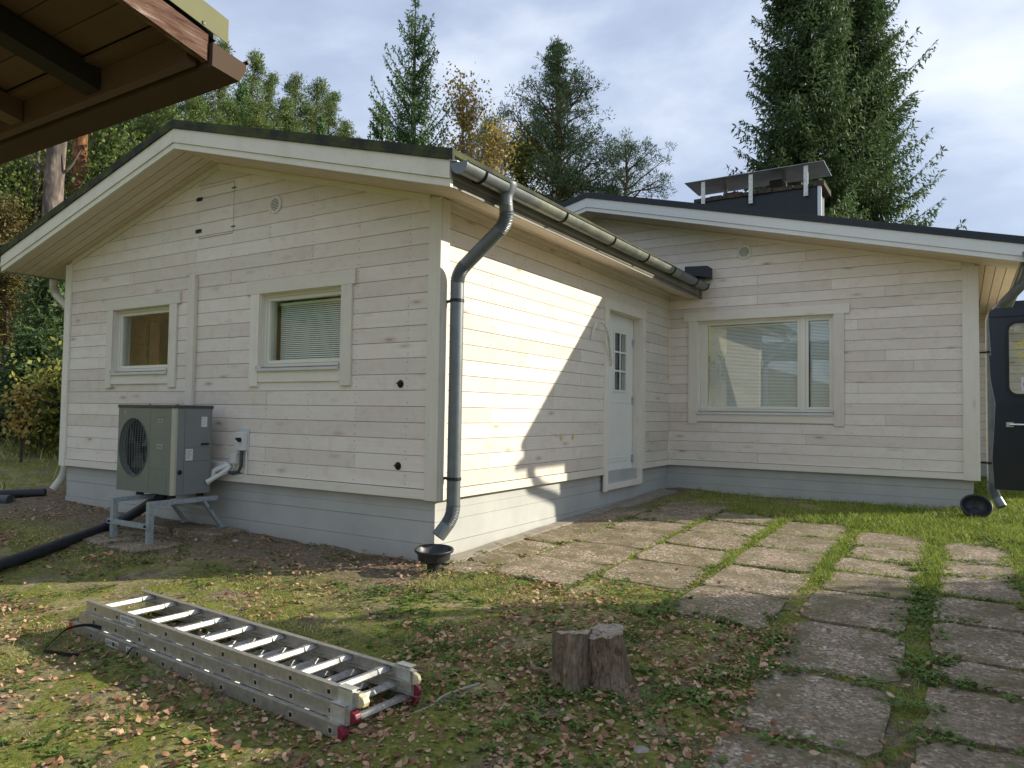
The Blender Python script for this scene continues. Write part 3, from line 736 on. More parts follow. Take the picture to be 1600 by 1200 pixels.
part('lid', MB().add([(-.18, 6.42, 4.305), (1.845, 6.42, 4.318), (1.845, 7.16, 4.312), (-.18, 7.16, 4.30), (-.18, 6.42, 4.312), (1.845, 6.42, 4.325), (1.845, 7.16, 4.319), (-.18, 7.16, 4.307)],
     [(0, 3, 2, 1), (4, 5, 6, 7), (0, 1, 5, 4), (1, 2, 6, 5), (2, 3, 7, 6), (3, 0, 4, 7)]), 'lidmetal', ch)
# ---- porch wall projecting at the back right
pw = part('porch_wall', MB().box(3.62, 8, 9.72, 9.9, 0, 2.42), 'wall_dark', house)
z = .0
while z < 2.4: part('wall_board', board([(3.63, z+.002), (8, z+.002), (8, z+.128), (3.63, z+.128)], 'x', 9.70, -1), 'clad_x', pw); z += .13
part('foundation', MB().box(3.6, 8, 9.73, 12, -1, 0.0), 'found', house)
part('roof_sheet', MB().box(4.03, 8.3, 9.3, 13.2, 2.43, 2.56), 'roof_dark', roof3)

# ------------------------------------------------------------ electrical bits by the heat pump (on the wall)
iso = part('isolator_switch', MB().box(-2.34, -2.225, -.06, -.004, .30, .47), 'white', wall1, bevel=.006)
part('switch_knob', MB().tube([(-2.262, -.06, .40), (-2.262, -.082, .40)], .02, 12).bar((-2.285, -.088, .412), (-2.235, -.088, .388), .014, .018), 'black', iso)
part('backplate', MB().box(-2.36, -2.205, -.012, -.002, .27, .50), 'sill', wall1, bevel=.003)
part('junction_box', MB().box(-2.425, -2.335, -.05, -.002, .17, .27), 'white', wall1, bevel=.006)
part('conduit', MB().tube([(-2.275, -.03, .30), (-2.275, -.03, .16), (-2.30, -.035, .10), (-2.38, -.04, .08), (-2.52, -.045, .10)], .016, 10), 'greypipe', wall1, smooth=True)
part('cable', MB().tube([(-2.38, -.03, .17), (-2.385, -.03, .12), (-2.42, -.04, .09), (-2.54, -.05, .085)], .007, 7).tube([(-2.22, -.02, .29), (-2.215, -.02, .08), (-2.28, -.02, .045), (-2.42, -.03, .05), (-2.53, -.045, .075)], .006, 7).tube([(-2.30, -.03, .10), (-2.30, -.01, .12)], .02, 8), 'white', wall1, smooth=True)

# ------------------------------------------------------------ heat pump on its stand
def text(s, size, mat, parent, mw, name='lettering', ext=.0006, bold=0):
    c = bpy.data.curves.new(name, 'FONT'); c.body = s; c.size = size; c.extrude = ext; c.align_x = 'CENTER'; c.align_y = 'CENTER'; c.offset = bold
    t = bpy.data.objects.new(name+'_tmp', c); COL.objects.link(t); bpy.context.view_layer.update()
    me = bpy.data.meshes.new_from_object(t.evaluated_get(bpy.context.evaluated_depsgraph_get())); bpy.data.objects.remove(t)
    me.transform(mw); me.name = name; me.materials.clear()
    return ob(name, me, MT[mat] if isinstance(mat, str) else mat, parent)
def face_mw(o, right, up):
    r = Vector(right).normalized(); u = Vector(up).normalized(); n = r.cross(u)
    m = Matrix((r, u, n)).transposed().to_4x4(); m.translation = Vector(o); return m
PX0, PX1, PY0, PY1, PZ0, PZ1 = -3.425, -2.535, -.55, -.165, -.098, .715
hp = root('heat_pump', (-2.98, -.36, PZ0), 'grey green outdoor heat pump unit with round fan grille on a steel stand', 'heat pump')
sx0 = PX1-.045
FC = (-3.165, .315); FR_ = .245
# front skin with an octagonal opening, built as a ring
nseg = 32; ring = []; rect = []
hw, hh = .245, .355
def rp(a, w_, h_): 
    c_, s_ = cos(a), sin(a); t = min(w_/abs(c_) if abs(c_) > 1e-6 else 1e9, h_/abs(s_) if abs(s_) > 1e-6 else 1e9); return c_*t, s_*t
mb = MB(); vs = []; fs = []
for i in range(nseg):
    a = 2*pi*(i+.5)/nseg; vs.append((FC[0]+FR_*.94*cos(a), PY0, FC[1]+FR_*1.12*sin(a)))
for i in range(nseg):
    a = 2*pi*(i+.5)/nseg; q = rp(a, hw, hh); vs.append((FC[0]+q[0], PY0, FC[1]+q[1]))
for i in range(nseg):
    a = 2*pi*(i+.5)/nseg; vs.append((FC[0]+FR_*.9*cos(a), PY0+.05, FC[1]+FR_*1.07*sin(a)))
for i in range(nseg):
    j = (i+1) % nseg; fs += [(i, j, nseg+j, nseg+i), (i, 2*nseg+i, 2*nseg+j, j)]
for i in range(nseg):
    j = (i+1) % nseg; p, q = vs[nseg+i], vs[nseg+j]
    if abs(p[0]-q[0]) > 1e-6 and abs(p[2]-q[2]) > 1e-6:
        cxx = FC[0]+hw*(1 if (p[0]+q[0])/2 > FC[0] else -1); czz = FC[1]+hh*(1 if (p[2]+q[2])/2 > FC[1] else -1)
        vs.append((cxx, PY0, czz)); fs.append((nseg+i, nseg+j, len(vs)-1))
mb.add(vs, fs)
fx0, fx1, fz0, fz1 = FC[0]-hw, FC[0]+hw, FC[1]-hh, FC[1]+hh
mb.box(PX0, fx0+.0, PY0, PY0+.02, PZ0, PZ1-.03) if fx0 > PX0 else None
mb.box(fx1, sx0, PY0, PY0+.02, PZ0, PZ1-.03); mb.box(max(PX0, fx0), fx1, PY0, PY0+.02, PZ0, fz0); mb.box(max(PX0, fx0), fx1, PY0, PY0+.02, fz1, PZ1-.03)
mb.box(PX0, PX0+.02, PY0+.02, PY1, PZ0, PZ1-.03).box(PX0, PX1-.002, PY1-.02, PY1, PZ0, PZ1-.03)
body = part('body', mb, 'pump', hp)
part('panel_seam', MB().box(fx1+.012, fx1+.015, PY0-.0008, PY0, PZ0+.03, PZ1-.04).box(sx0-.055, sx0-.053, PY0-.0008, PY0, PZ0+.02, PZ0+.2).box(fx1+.1, sx0-.04, PY0-.0008, PY0, .60, .602).box(fx1+.02, sx0-.02, PY0-.0008, PY0, .13, .132), 'pump_lid', body)
part('corner_strip', MB().prism([(sx0+.0008, PY0-.002), (PX1-.012, PY0-.002), (PX1+.001, PY0+.010), (PX1+.001, PY0+.03), (sx0+.0008, PY0+.03)], 'z', PZ0, PZ1-.03), 'pump_strip', hp)
side = part('side_panel', MB().box(PX1-.02, PX1, PY0+.031, PY1-.021, PZ0, PZ1-.03), 'pump_side', hp)
part('panel_seam', MB().box(PX1, PX1+.0008, PY0+.10, PY0+.103, PZ0+.02, PZ1-.04).box(PX1, PX1+.0008, PY0+.12, PY1-.03, .20, .203).box(PX1, PX1+.0008, PY0+.12, PY1-.03, .33, .332), 'pump_lid', side)
part('lid', MB().box(PX0-.008, PX1+.008, PY0-.008, PY1+.008, PZ1-.03, PZ1), 'pump_lid', hp, bevel=.006)
for x in (PX0+.2, PX1-.25): part('screw', MB().lathe([(.0, .006), (.009, .005), (.011, 0)], (x, -.36, PZ1), 8), 'black', hp)
part('fan_shroud', MB().box(PX0+.02, fx1, PY0+.09, PY0+.10, fz0, fz1).box(fx1-.004, fx1, PY0+.02, PY0+.09, fz0, fz1), 'pump_dark', hp)
fan = part('fan_hub', MB().lathe([(.0, -.02), (.05, -.018), (.055, .02)], (FC[0], PY0+.055, FC[1]), 20, 'y'), 'pump_dark', hp)
for k in range(3):
    a0 = 2*pi*k/3+.4; v = []
    for t in range(5):
        r_ = .05+.17*t/4
        v.append((FC[0]+r_*cos(a0-.25-.1*t/4), PY0+.045, FC[1]+r_*sin(a0-.25-.1*t/4)))
    for t in range(5):
        r_ = .05+.17*t/4
        v.append((FC[0]+r_*cos(a0+.35+.2*t/4), PY0+.075, FC[1]+r_*sin(a0+.35+.2*t/4)))
    part('fan_blade', MB().add(v, [(t, t+1, t+6, t+5) for t in range(4)]), 'pump_lid', fan)
gr = MB()
for k in range(-5, 6):
    x = k*.042; zz = FR_*1.1*sqrt(max(0, 1-(x/(FR_*.96))**2)); gr.tube([(FC[0]+x, PY0-.004, FC[1]-zz), (FC[0]+x, PY0-.014, FC[1]), (FC[0]+x, PY0-.004, FC[1]+zz)], .0022, 5)
for k in range(-15, 16):
    z = k*.0172; xx = FR_*.94*sqrt(max(0, 1-(z/(FR_*1.12))**2))
    if xx > .02: gr.tube([(FC[0]-xx, PY0-.003, FC[1]+z), (FC[0], PY0-.010, FC[1]+z), (FC[0]+xx, PY0-.003, FC[1]+z)], .0012, 4)
gr.tube([(FC[0]+FR_*.95*cos(2*pi*i/32), PY0-.004, FC[1]+FR_*1.12*sin(2*pi*i/32)) for i in range(33)], .004, 5)
part('fan_grille', gr, 'wire', hp)
bx = (fx1+sx0)/2+.0
pl = part('name_plate', MB().box(bx-.035, bx+.035, PY0-.003, PY0, .555, .585), 'pump_strip', hp)
text('NIBE', .026, 'pump_lid', pl, face_mw((bx, PY0-.0032, .570), (1, 0, 0), (0, 0, 1)), bold=.0004)
pl = part('badge', MB().box(bx-.04, bx+.04, PY0-.003, PY0, .315, .355), 'pump_strip', hp)
part('badge_inlay', MB().box(bx-.034, bx+.034, PY0-.0038, PY0-.003, .321, .349), 'pump_side', pl)
part('round_mark', MB().lathe([(.012, -.001), (.017, -.001), (.017, 0)], (PX0+.11, PY0-.0, .64), 16, 'y').bar((PX0+.10, PY0-.001, .63), (PX0+.12, PY0-.001, .65), .001, .004), 'pump_strip', hp)
def sticker(y0, y1, z0, z1, nl):
    l_ = part('sticker', MB().box(PX1, PX1+.0012, y0, y1, z0, z1), 'label', hp); m_ = MB()
    for k in range(nl):
        zz = z1-.012-(z1-z0-.02)*k/nl; m_.box(PX1+.0012, PX1+.0016, y0+.008, y0+.008+(y1-y0-.016)*rnd.uniform(.5, 1), zz-.0022, zz)
    part('print_lines', m_, 'print', l_)
sticker(PY1-.115, PY1-.055, .515, .61, 5); sticker(PY0+.118, PY0+.19, .21, .315, 9)
part('side_handle', MB().box(PX1, PX1+.003, PY1-.115, PY1-.03, .345, .365), 'black', side)
part('cable_gland', MB().lathe([(.0, .006), (.02, .006), (.024, 0)], (PX1, PY0+.065, .105), 14, 'x'), 'black', side)
for x in (PX0+.06, -2.62):
    for y in (PY0+.05, PY1-.05): part('rubber_foot', MB().lathe([(.035, -.03), (.035, -.008), (.02, 0), (.0, 0)], (x+(.25 if x < -3 else 0), y, PZ0-.002), 12), 'black', hp)
# insulated pipes leaving the back
part('insulated_pipe', MB().tube([(-2.56, -.13, .03), (-2.55, -.12, .10), (-2.50, -.08, .13), (-2.46, -.05, .145), (-2.45, -.03, .15)], .028, 10).tube([(-2.52, -.22, .0), (-2.46, -.12, .07), (-2.42, -.06, .12), (-2.44, -.03, .14)], .022, 10).tube([(-2.54, -.20, -.02), (-2.50, -.13, .05), (-2.44, -.05, .09)], .018, 8), 'white', hp, smooth=True)
part('pipe_cover', MB().box(-2.85, -2.46, -.075, -.024, .115, .185), 'white', hp, bevel=.006)
stand = root('heat_pump_stand', (-2.78, -.4, -.48), 'galvanised steel stand under the heat pump with two front legs and slanting rear braces', 'stand')
zb = -.148
for x in (-3.05, -2.50):
    part('beam', MB().bar((x, -.80, zb), (x, -.12, zb), .045, .04), 'steel', stand)
    part('leg', MB().box(x-.024, x+.024, -.80, -.755, -.53, zb-.021), 'steel', stand)
    part('brace', MB().bar((x, -.17, zb-.02), (x+.03, -.10, -.46), .04, .028), 'steel', stand) if 0 else part('brace', MB().bar((x, -.26, zb-.02), (x+.0, -.055, -.435), .04, .026, (0, 1, 0)), 'steel', stand)
    part('foot', MB().box(x-.018, x+.018, -.795, -.76, -.56, -.53), 'black', stand)
    part('plate', MB().box(x-.03, x+.03, -.09, -.034, -.445, -.43), 'steel', stand)
part('cross_bar', MB().bar((-3.09, -.812, -.335), (-2.46, -.812, -.335), .012, .045), 'steel', stand)
part('cross_bar', MB().bar((-3.06, -.20, -.24), (-2.48, -.20, -.24), .012, .03), 'steel', stand)
for x in (-3.05, -2.50): part('bolt', MB().lathe([(0, -.012), (.012, -.012), (.012, 0)], (x, -.818, -.335), 6, 'y'), 'bracket', stand)
def flat_slab(x0, x1, y0, y1, z, th, name, label, rz=0, mat='slab'):
    b = MB(); n = 10; bmv = []
    b.box(-(x1-x0)/2, (x1-x0)/2, -(y1-y0)/2, (y1-y0)/2, -th, 0)
    me = b.mesh(name, False, .012); o = ob(name, me, MT[mat]); o.location = ((x0+x1)/2, (y0+y1)/2, z); o.rotation_euler = (rnd.uniform(-.012, .012), rnd.uniform(-.012, .012), rz)
    tag(o, label, 'slab'); return o
def slabmat():
    m = Mat('exposed_aggregate_slab', .9, 0, .2)
    p = m.P((1, 1, 1), rand=9); v = m.n('ShaderNodeTexVoronoi'); v.inputs['Scale'].default_value = 75; m.l(p, v.inputs['Vector'])
    sep = m.n('ShaderNodeSeparateColor'); m.l(v.outputs['Color'], sep.inputs[0])
    c = m.ramp(sep.outputs[0], [(.0, (.13, .10, .07)), (.35, (.25, .195, .14)), (.7, (.345, .275, .20)), (.93, (.47, .39, .295)), (1, (.66, .58, .46))])
    big = m.noise(m.P(rand=5), 3.2, 6, .7); c = m.mix(m.ramp(big, [(.42, 0.), (.60, .8)]), c, (.135, .115, .06)); c = m.mix(m.ramp(m.noise(m.P(rand=3), 5.5, 6, .75), [(.55, 0.), (.66, .75)]), c, (.11, .125, .035))
    g = m.noise(m.P(), 1.3, 4); c = m.mix(m.ramp(g, [(.5, 0.), (.75, .4)]), c, (.20, .155, .105))
    m.col(c); m.bump(m.mix(.5, v.outputs['Distance'], m.noise(p, 30, 3)), .5, .006); return m.m
MT['slab'] = slabmat()
flat_slab(-2.78, -2.28, -1.02, -.60, ghf(-2.5, -.8)+.022, .05, 'paving_slab', 'loose concrete slab under the nearer front leg of the heat pump stand', .05)
flat_slab(-3.34, -2.84, -1.0, -.58, ghf(-3.1, -.8)+.018, .05, 'paving_slab', 'loose concrete slab under the far front leg of the heat pump stand', -.04)
flat_slab(-2.80, -2.20, -.36, -.02, ghf(-2.5, -.2)+.045, .09, 'paving_slab', 'thick concrete slab under the rear brace nearest the house corner', .02)
flat_slab(-3.45, -2.86, -.36, -.02, ghf(-3.1, -.2)+.035, .09, 'paving_slab', 'thick concrete slab by the foundation behind the heat pump', -.02)
# drain hose and loose pipes
def snake(pts, sub=6):
    P = [Vector(p) for p in pts]; out = []
    for i in range(len(P)-1):
        p0, p1, p2, p3 = P[max(i-1, 0)], P[i], P[i+1], P[min(i+2, len(P)-1)]
        for k in range(sub):
            t = k/sub; out.append(.5*((2*p1)+(-p0+p2)*t+(2*p0-5*p1+4*p2-p3)*t*t+(-p0+3*p1-3*p2+p3)*t**3))
    out.append(P[-1]); return out
hose = MB(); pts = snake([(-2.2, -2.5, -.52), (-2.62, -1.87, -.50), (-2.86, -1.49, -.485), (-3.17, -1.03, -.465), (-3.42, -.66, -.45), (-3.36, -.45, -.36), (-3.12, -.38, -.22), (-2.9, -.36, -.13)], 14)
hose.tube(pts, [.046*(1+.03*(i % 2)) for i in range(len(pts))], 14)
tag(part('drain_hose', hose, 'hose', smooth=True), 'thick black drain hose running along the ground to beneath the heat pump', 'hose')
tag(part('pipe', MB().tube([(-6.9, -.98, -.39), (-5.83, -.40, -.40)], .062, 16).lathe([(.062, 0), (.05, 0)], (-5.83, -.4, -.4), 16, 'x'), 'greypipe', smooth=True), 'dark grey plastic pipe lying on the ground at the left edge', 'pipe')
tag(part('pipe', MB().tube([(-6.4, -.42, -.385), (-5.98, .05, -.37)], .06, 16), 'black', smooth=True), 'short black corrugated pipe lying behind the dark grey pipe', 'pipe')
# ------------------------------------------------------------ gully bowls
def bowl(x, y, z, r, tilt, label, hgt=.13):
    rt = root('gully_funnel', (0, 0, 0), label, 'drain funnel')
    m = MB().lathe([(.05, -hgt*1.5), (.052, -hgt*.75), (.075, -hgt*.7), (r*.80, -hgt*.52), (r*.86, -.012), (r*.98, -.008), (r, .006), (r*.97, .012), (r*.88, .004), (r*.80, -.03), (r*.60, -hgt*.45), (.045, -hgt*.55), (.04, -hgt*.6), (.0, -hgt*.62)], (0, 0, 0), 32)
    a = part('bowl', m, 'bowl', rt, smooth=True)
    b = part('grate', MB().box(-r*.55, r*.55, -.004, .004, -hgt*.42, -hgt*.38).box(-.004, .004, -r*.55, r*.55, -hgt*.42, -hgt*.38), 'black', rt)
    rt.location = (x, y, z); rt.rotation_euler = tilt; return rt
bowl(.115, -.16, -.345, .148, (.05, .04, 0), 'black drain funnel on a short pipe under the downpipe at the near house corner')
bowl(3.60, 4.72, -.235, .150, (.85, .12, 0), 'tilted black drain bowl on the grass at the far right corner of the house', .16)
# ------------------------------------------------------------ ladder
lad = root('ladder', (0, 0, 0), 'aluminium three-section extension ladder lying folded on the leafy lawn', 'ladder')
LA = Vector((-.90, -2.235, -.612)); ang = atan2(-.145, 2.28); LL = 2.34
def stile(y, z0, x0, x1, hgt=.058, th=.024, flip=1):
    b = MB(); fl = .004
    # C profile: web outside, small flanges
    b.box(x0, x1, y-fl/2, y+fl/2, z0, z0+hgt); s_ = 1 if flip > 0 else -1
    b.box(x0, x1, y+s_*fl/2, y+s_*th, z0, z0+fl).box(x0, x1, y+s_*fl/2, y+s_*th, z0+hgt-fl, z0+hgt)
    return b
secs = [(0.0, .0, .44, 0.0, 2.27), (.061, .028, .412, .03, 2.31), (.122, .05, .385, .06, 2.33)]
for si, (z0, ya, yb, xa, xb) in enumerate(secs):
    for y, fl in ((ya, 1), (yb, -1)):
        s_ = part('stile', stile(y, z0, xa, xb, flip=fl), 'alu', lad, bevel=0)
        # square rung ends showing on the outer web
        for k in range(9):
            x = xa+.11+[.13, .065, .0][si]+.248*k
            part('rung_end', MB().box(x-.013, x+.013, y-fl*.0034, y-fl*.002, z0+.014, z0+.040), 'zinc_light', s_)
            part('rung_socket', MB().box(x-.009, x+.009, y-fl*.0040, y-fl*.0035, z0+.018, z0+.036), 'black', s_)
    for k in range(9):
        x = xa+.11+[.13, .065, .0][si]+.248*k; zc = z0+.030
        rg = MB().prism([(x-.017, zc-.010), (x-.010, zc+.013), (x+.012, zc+.015), (x+.019, zc-.004), (x+.010, zc-.014)], 'y', ya+.004, yb-.004)
        # pinched shoulder towards the far stile
        rg.prism([(x-.026, zc-.004), (x-.012, zc+.015), (x+.014, zc+.017), (x+.026, zc-.002)], 'y', yb-.075, yb-.006)
        part('rung', rg, 'alu_rung', lad)
    capm = ['redcap', 'redcap', 'yellowcap'][si]
    for y, fl in ((ya, 1), (yb, -1)):
        part('end_cap', MB().prism([(xb, z0+.001), (xb+.028, z0+.010), (xb+.036, z0+.028), (xb+.028, z0+.046), (xb, z0+.055)], 'y', y-.007, y+.026*fl if fl > 0 else y-.026), capm, lad, bevel=.004)
    if si == 0:
        for y in (ya, yb): part('end_cap', MB().box(-.022, .006, y-.008, y+.012, .0, .056), 'orange', lad, bevel=.003)
    else:
        for y in (ya, yb): part('guide_bracket', MB().box(xb-.115, xb-.03, y-.009, y+.012, z0-.008, z0+.060).box(xb-.115, xb-.03, y-.009, y+.03, z0+.0635, z0+.0665), 'zinc_light', lad)
# faded stickers on the near stiles
for (x, z0, ln) in ((.45, .147, .16), (.40, .023, .14), (.62, .023, .07)):
    y = -.0022 if z0 < .1 else .05-.0022
    lb = part('sticker', MB().box(x, x+ln, y-.0006, y, z0-.014, z0+.022), 'label', lad)
    mb = MB(); xx = x+.01
    while xx < x+ln-.015: w_ = rnd.uniform(.006, .012); mb.box(xx, xx+w_, y-.001, y-.0006, z0-.006, z0+.014); xx += w_+.004
    part('worn_print', mb, 'print', lb)
# webbing strap
def ribbon(pts, wd, up=None):
    P = snake(pts, 7); v = []; f = []
    for i, p in enumerate(P):
        v += [p+Vector((0, 0, wd/2)), p-Vector((0, 0, wd/2))] if up is None else [p+Vector(up)*wd/2, p-Vector(up)*wd/2]
    n = len(P)
    f = [(2*i, 2*i+1, 2*i+3, 2*i+2) for i in range(n-1)]
    off = Vector((.002, .002, 0)); v2 = [q+off for q in v]; f2 = [tuple(2*n+a for a in reversed(q)) for q in f]
    return MB().add(v+v2, f+f2)
part('strap', ribbon([(.30, .03, .07), (.22, -.02, .085), (.12, -.07, .06), (.10, -.12, .02), (.17, -.19, .008), (.26, -.25, .012), (.33, -.24, .014), (.42, -.20, .010), (.47, -.17, .01)], .024, (.55, .25, .75)), 'strap', lad)
part('strap', ribbon([(.77, .02, .066), (.72, -.01, .062), (.69, -.02, .04), (.67, -.025, .012)], .024, (.8, 0, .2)), 'strap', lad)
lad.location = LA; lad.rotation_euler = (0, .002, ang)
# ------------------------------------------------------------ tree stump
def barkmat():
    m = Mat('stump_bark', .95, 0, .15)
    p = m.P((8, 8, 2.6)); n = m.noise(p, 5, 8, .78, 1.2)
    c = m.ramp(n, [(.3, (.05, .037, .026)), (.44, (.24, .17, .11)), (.58, (.40, .31, .22)), (.74, (.58, .50, .40))])
    g = m.noise(m.P(), 5, 4); c = m.mix(m.ramp(g, [(.5, 0.), (.7, .5)]), c, (.13, .14, .11)); c = m.mix(m.ramp(m.objrand(), [(0, 0.), (1, .4)]), c, (.30, .16, .07))
    m.col(c); m.bump(n, 1., .02); return m.m
MT['bark_stump'] = barkmat()
def stumptop():
    m = Mat('stump_cut_face', .9, 0, .2)
    p = m.P((3, 22, 6)); n = m.noise(p, 4, 6, .7, .5)
    c = m.ramp(n, [(.36, (.10, .08, .055)), (.47, (.36, .30, .22)), (.7, (.52, .46, .37))])
    g = m.noise(m.P(), 16, 4); c = m.mix(m.ramp(g, [(.55, 0.), (.68, .8)]), c, (.12, .15, .03))
    m.col(c); m.bump(n, .8, .01); return m.m
MT['stump_top'] = stumptop()
stp = root('tree_stump', (1.98, -1.33, -.56), 'weathered grey brown tree stump with two lobes and a flat cut top', 'stump')
from mathutils import noise as mn
def lobe(cx, cy, r, z0, z1, seed, roots, lean=(0, 0)):
    n = 96; k = 40; v = []
    for i in range(k):
        t = i/(k-1); z = z0+(z1-z0)*t
        for j in range(n):
            a = 2*pi*j/n; ca, sa = cos(a), sin(a)
            rr = 1+.34*mn.noise(Vector((ca*1.3+seed, sa*1.3, z*2.5)))+.12*math.exp(-((a-4.2)/.35)**2-((t-.62)/.14)**2)+.04*mn.noise(Vector((ca*6+seed, sa*6, z*30)))+.10*mn.noise(Vector((ca*4+seed, sa*4, z*4)))
            rr += .05*mn.noise(Vector((ca*11, sa*11+seed, z*9)))+.05*mn.noise(Vector((ca*2.2, sa*2.2+seed, z*12)))-.07*abs(mn.noise(Vector((ca*22+seed, sa*22, z*3))))
            for ra, rw, rl in roots:
                d = (a-ra+pi) % (2*pi)-pi; rr += rl*math.exp(-(d/rw)**2)*math.exp(-t*4.6)
            rr += .28*math.exp(-t*6)
            bz = (.014*mn.noise(Vector((ca*2, sa*2, seed)))+.022*sin(a+seed))*max(0, (t-.6)/.4)
            v.append((cx+r*rr*ca+lean[0]*t, cy+r*rr*sa+lean[1]*t, z+bz))
    f = [(i*n+j, i*n+(j+1) % n, (i+1)*n+(j+1) % n, (i+1)*n+j) for i in range(k-1) for j in range(n)]
    return v, f, [v[(k-1)*n+j] for j in range(n)]
for c_, args in enumerate(((1.90, -1.385, .100, -.64, -.350, 2.3, ((3.6, .5, .5), (5.2, .35, .3)), (.0, .0)), (2.04, -1.31, .096, -.64, -.335, 7.1, ((5.7, .32, 1.5), (.6, .45, .7), (4.5, .3, .5)), (-.01, -.008)))):
    v, f, top = lobe(*args); bk = part('bark', MB().add(v, f), 'bark_stump', stp); bk.data.polygons.foreach_set('use_smooth', [True]*len(bk.data.polygons))
    cx = sum(p[0] for p in top)/len(top); cy = sum(p[1] for p in top)/len(top); cz = sum(p[2] for p in top)/len(top)
    tv = list(top); tf = []; n = len(top); prev = list(range(n))
    for s_ in (.86, .68, .5, .32, .14):
        base = len(tv); tv += [(cx+(p[0]-cx)*s_, cy+(p[1]-cy)*s_, cz+(p[2]-cz)*s_+.010*mn.noise(Vector((p[0]*s_*60, p[1]*s_*9, 1.)))) for p in top]
        tf += [(prev[j], prev[(j+1) % n], base+(j+1) % n, base+j) for j in range(n)]; prev = list(range(base, base+n))
    tf.append(tuple(prev)); part('cut_top', MB().add(tv, tf), 'stump_top', stp)
tag(part('branch', MB().tube(snake([(1.70, -1.45, -.535), (1.76, -1.42, -.545), (1.83, -1.40, -.56)], 5), [.010]*11, 7), 'bark_stump', smooth=True), 'short broken branch lying against the left side of the stump', 'branch')
tag(part('stick', MB().tube(snake([(1.46, -2.10, -.60), (1.50, -1.95, -.592), (1.49, -1.85, -.585), (1.55, -1.66, -.578)], 6), [.003+.005*i/18 for i in range(19)], 6), simple('grey_stick', (.36, .32, .26), .9), smooth=True), 'thin pale stick on the ground between the ladder and the stump', 'stick')
def stone(x, y, r, label):
    v = []; n = 12; rr = random.Random(int(x*1000))
    b = MB().lathe([(r*sin(pi*i/7)*(1+.1*rr.random()), -r*.6*cos(pi*i/7)) for i in range(8)], (0, 0, 0), 11)
    b.v = [(p[0]*1.15*(1+.08*sin(7*p[1]/r)), p[1]*(1+.1*sin(3+5*p[0]/r)), p[2]) for p in b.v]
    o = part('stone', b, simple('field_stone', (.30, .27, .24), .85, 0, .3, .3, 25), smooth=True); o.location = (x, y, ghf(x, y)+r*.25); tag(o, label, 'stone')
stone(2.42, -1.83, .030, 'small round grey stone on the leafy soil in the foreground')
stone(-2.0, -.28, .026, 'small pale stone by the foundation right of the heat pump')
# ------------------------------------------------------------ paving slabs
SLAB = []
cols = {(.10, .475): [3.35, 2.55, 1.87, 1.17, .62, .22, -.12], (.49, 1.165): [4.1, 3.45, 2.76, 2.07, 1.39, .68, .02], (1.19, 1.85): [3.66, 3.08, 2.41, 1.73, 1.02, .35],
        (1.90, 2.53): [3.55, 2.72, 2.05, 1.29, .52, -.18], (2.62, 3.21): [3.27, 2.57, 2.04, 1.53, .90, .14, -.66, -1.44, -2.2],
        (3.32, 3.83): [3.2, 2.4, 1.82, 1.2, .52, -.13, -.50, -1.10, -1.85, -2.6], (3.93, 4.5): [3.9, 3.1, 2.4, 1.7, 1.0, .3, -.4, -1.1, -1.8, -2.5], (4.62, 5.2): [3.8, 3.1, 2.4, 1.7, 1.0, .3]}
pav = ob('paving', npmesh('paving', *sheet(*(lambda X, Y: (X, Y, gh(X, Y)-.008))(*grid(.06, 5.2, .3, 4.0, 24, 20))), MT['ground']), None); pav['kind'] = 'structure'
for (xa, xb), js in cols.items():
    for i in range(len(js)-1):
        y1, y0 = js[i], js[i+1]
        if xa > 2.5 and y0 > 3.0: continue
        gx = .012; gyy = .007 if xa < .5 else .013
        if xa > 2.6 and y0 < 1: gyy = .03
        X0, X1, Y0, Y1 = xa+rnd.uniform(0, .02), xb-rnd.uniform(0, .02), y0+gyy*rnd.uniform(.6, 1.3), y1-gyy*rnd.uniform(.6, 1.3)
        # outline with knocked corners and uneven edges
        pts = []; q = rnd.uniform(.03, .09)
        for (ax_, ay_, bx_, by_) in ((X0+q, Y0, X1-q, Y0), (X1, Y0+q, X1, Y1-q), (X1-q, Y1, X0+q, Y1), (X0, Y1-q, X0, Y0+q)):
            for t in (0, .33, .66, 1): pts.append((ax_+(bx_-ax_)*t+rnd.uniform(-.014, .014), ay_+(by_-ay_)*t+rnd.uniform(-.014, .014)))
        cxx, cyy = (X0+X1)/2, (Y0+Y1)/2; tx, ty = rnd.uniform(-.012, .012), rnd.uniform(-.012, .012); dz = rnd.uniform(-.001, .007)
        top = [(p[0], p[1], ghf(*p)+dz+(p[0]-cxx)*tx+(p[1]-cyy)*ty) for p in pts]; n = len(pts)
        inn = [(cxx+(p[0]-cxx)*.965, cyy+(p[1]-cyy)*.965, p[2]+.004) for p in top]
        b = MB().add([(p[0], p[1], p[2]-.05) for p in top]+top+inn, [(i_, (i_+1) % n, n+(i_+1) % n, n+i_) for i_ in range(n)]+[(n+i_, n+(i_+1) % n, 2*n+(i_+1) % n, 2*n+i_) for i_ in range(n)]+[tuple(range(2*n, 3*n))])
        part('paving_slab', b, 'slab', pav); SLAB.append((X0, X1, Y0, Y1))
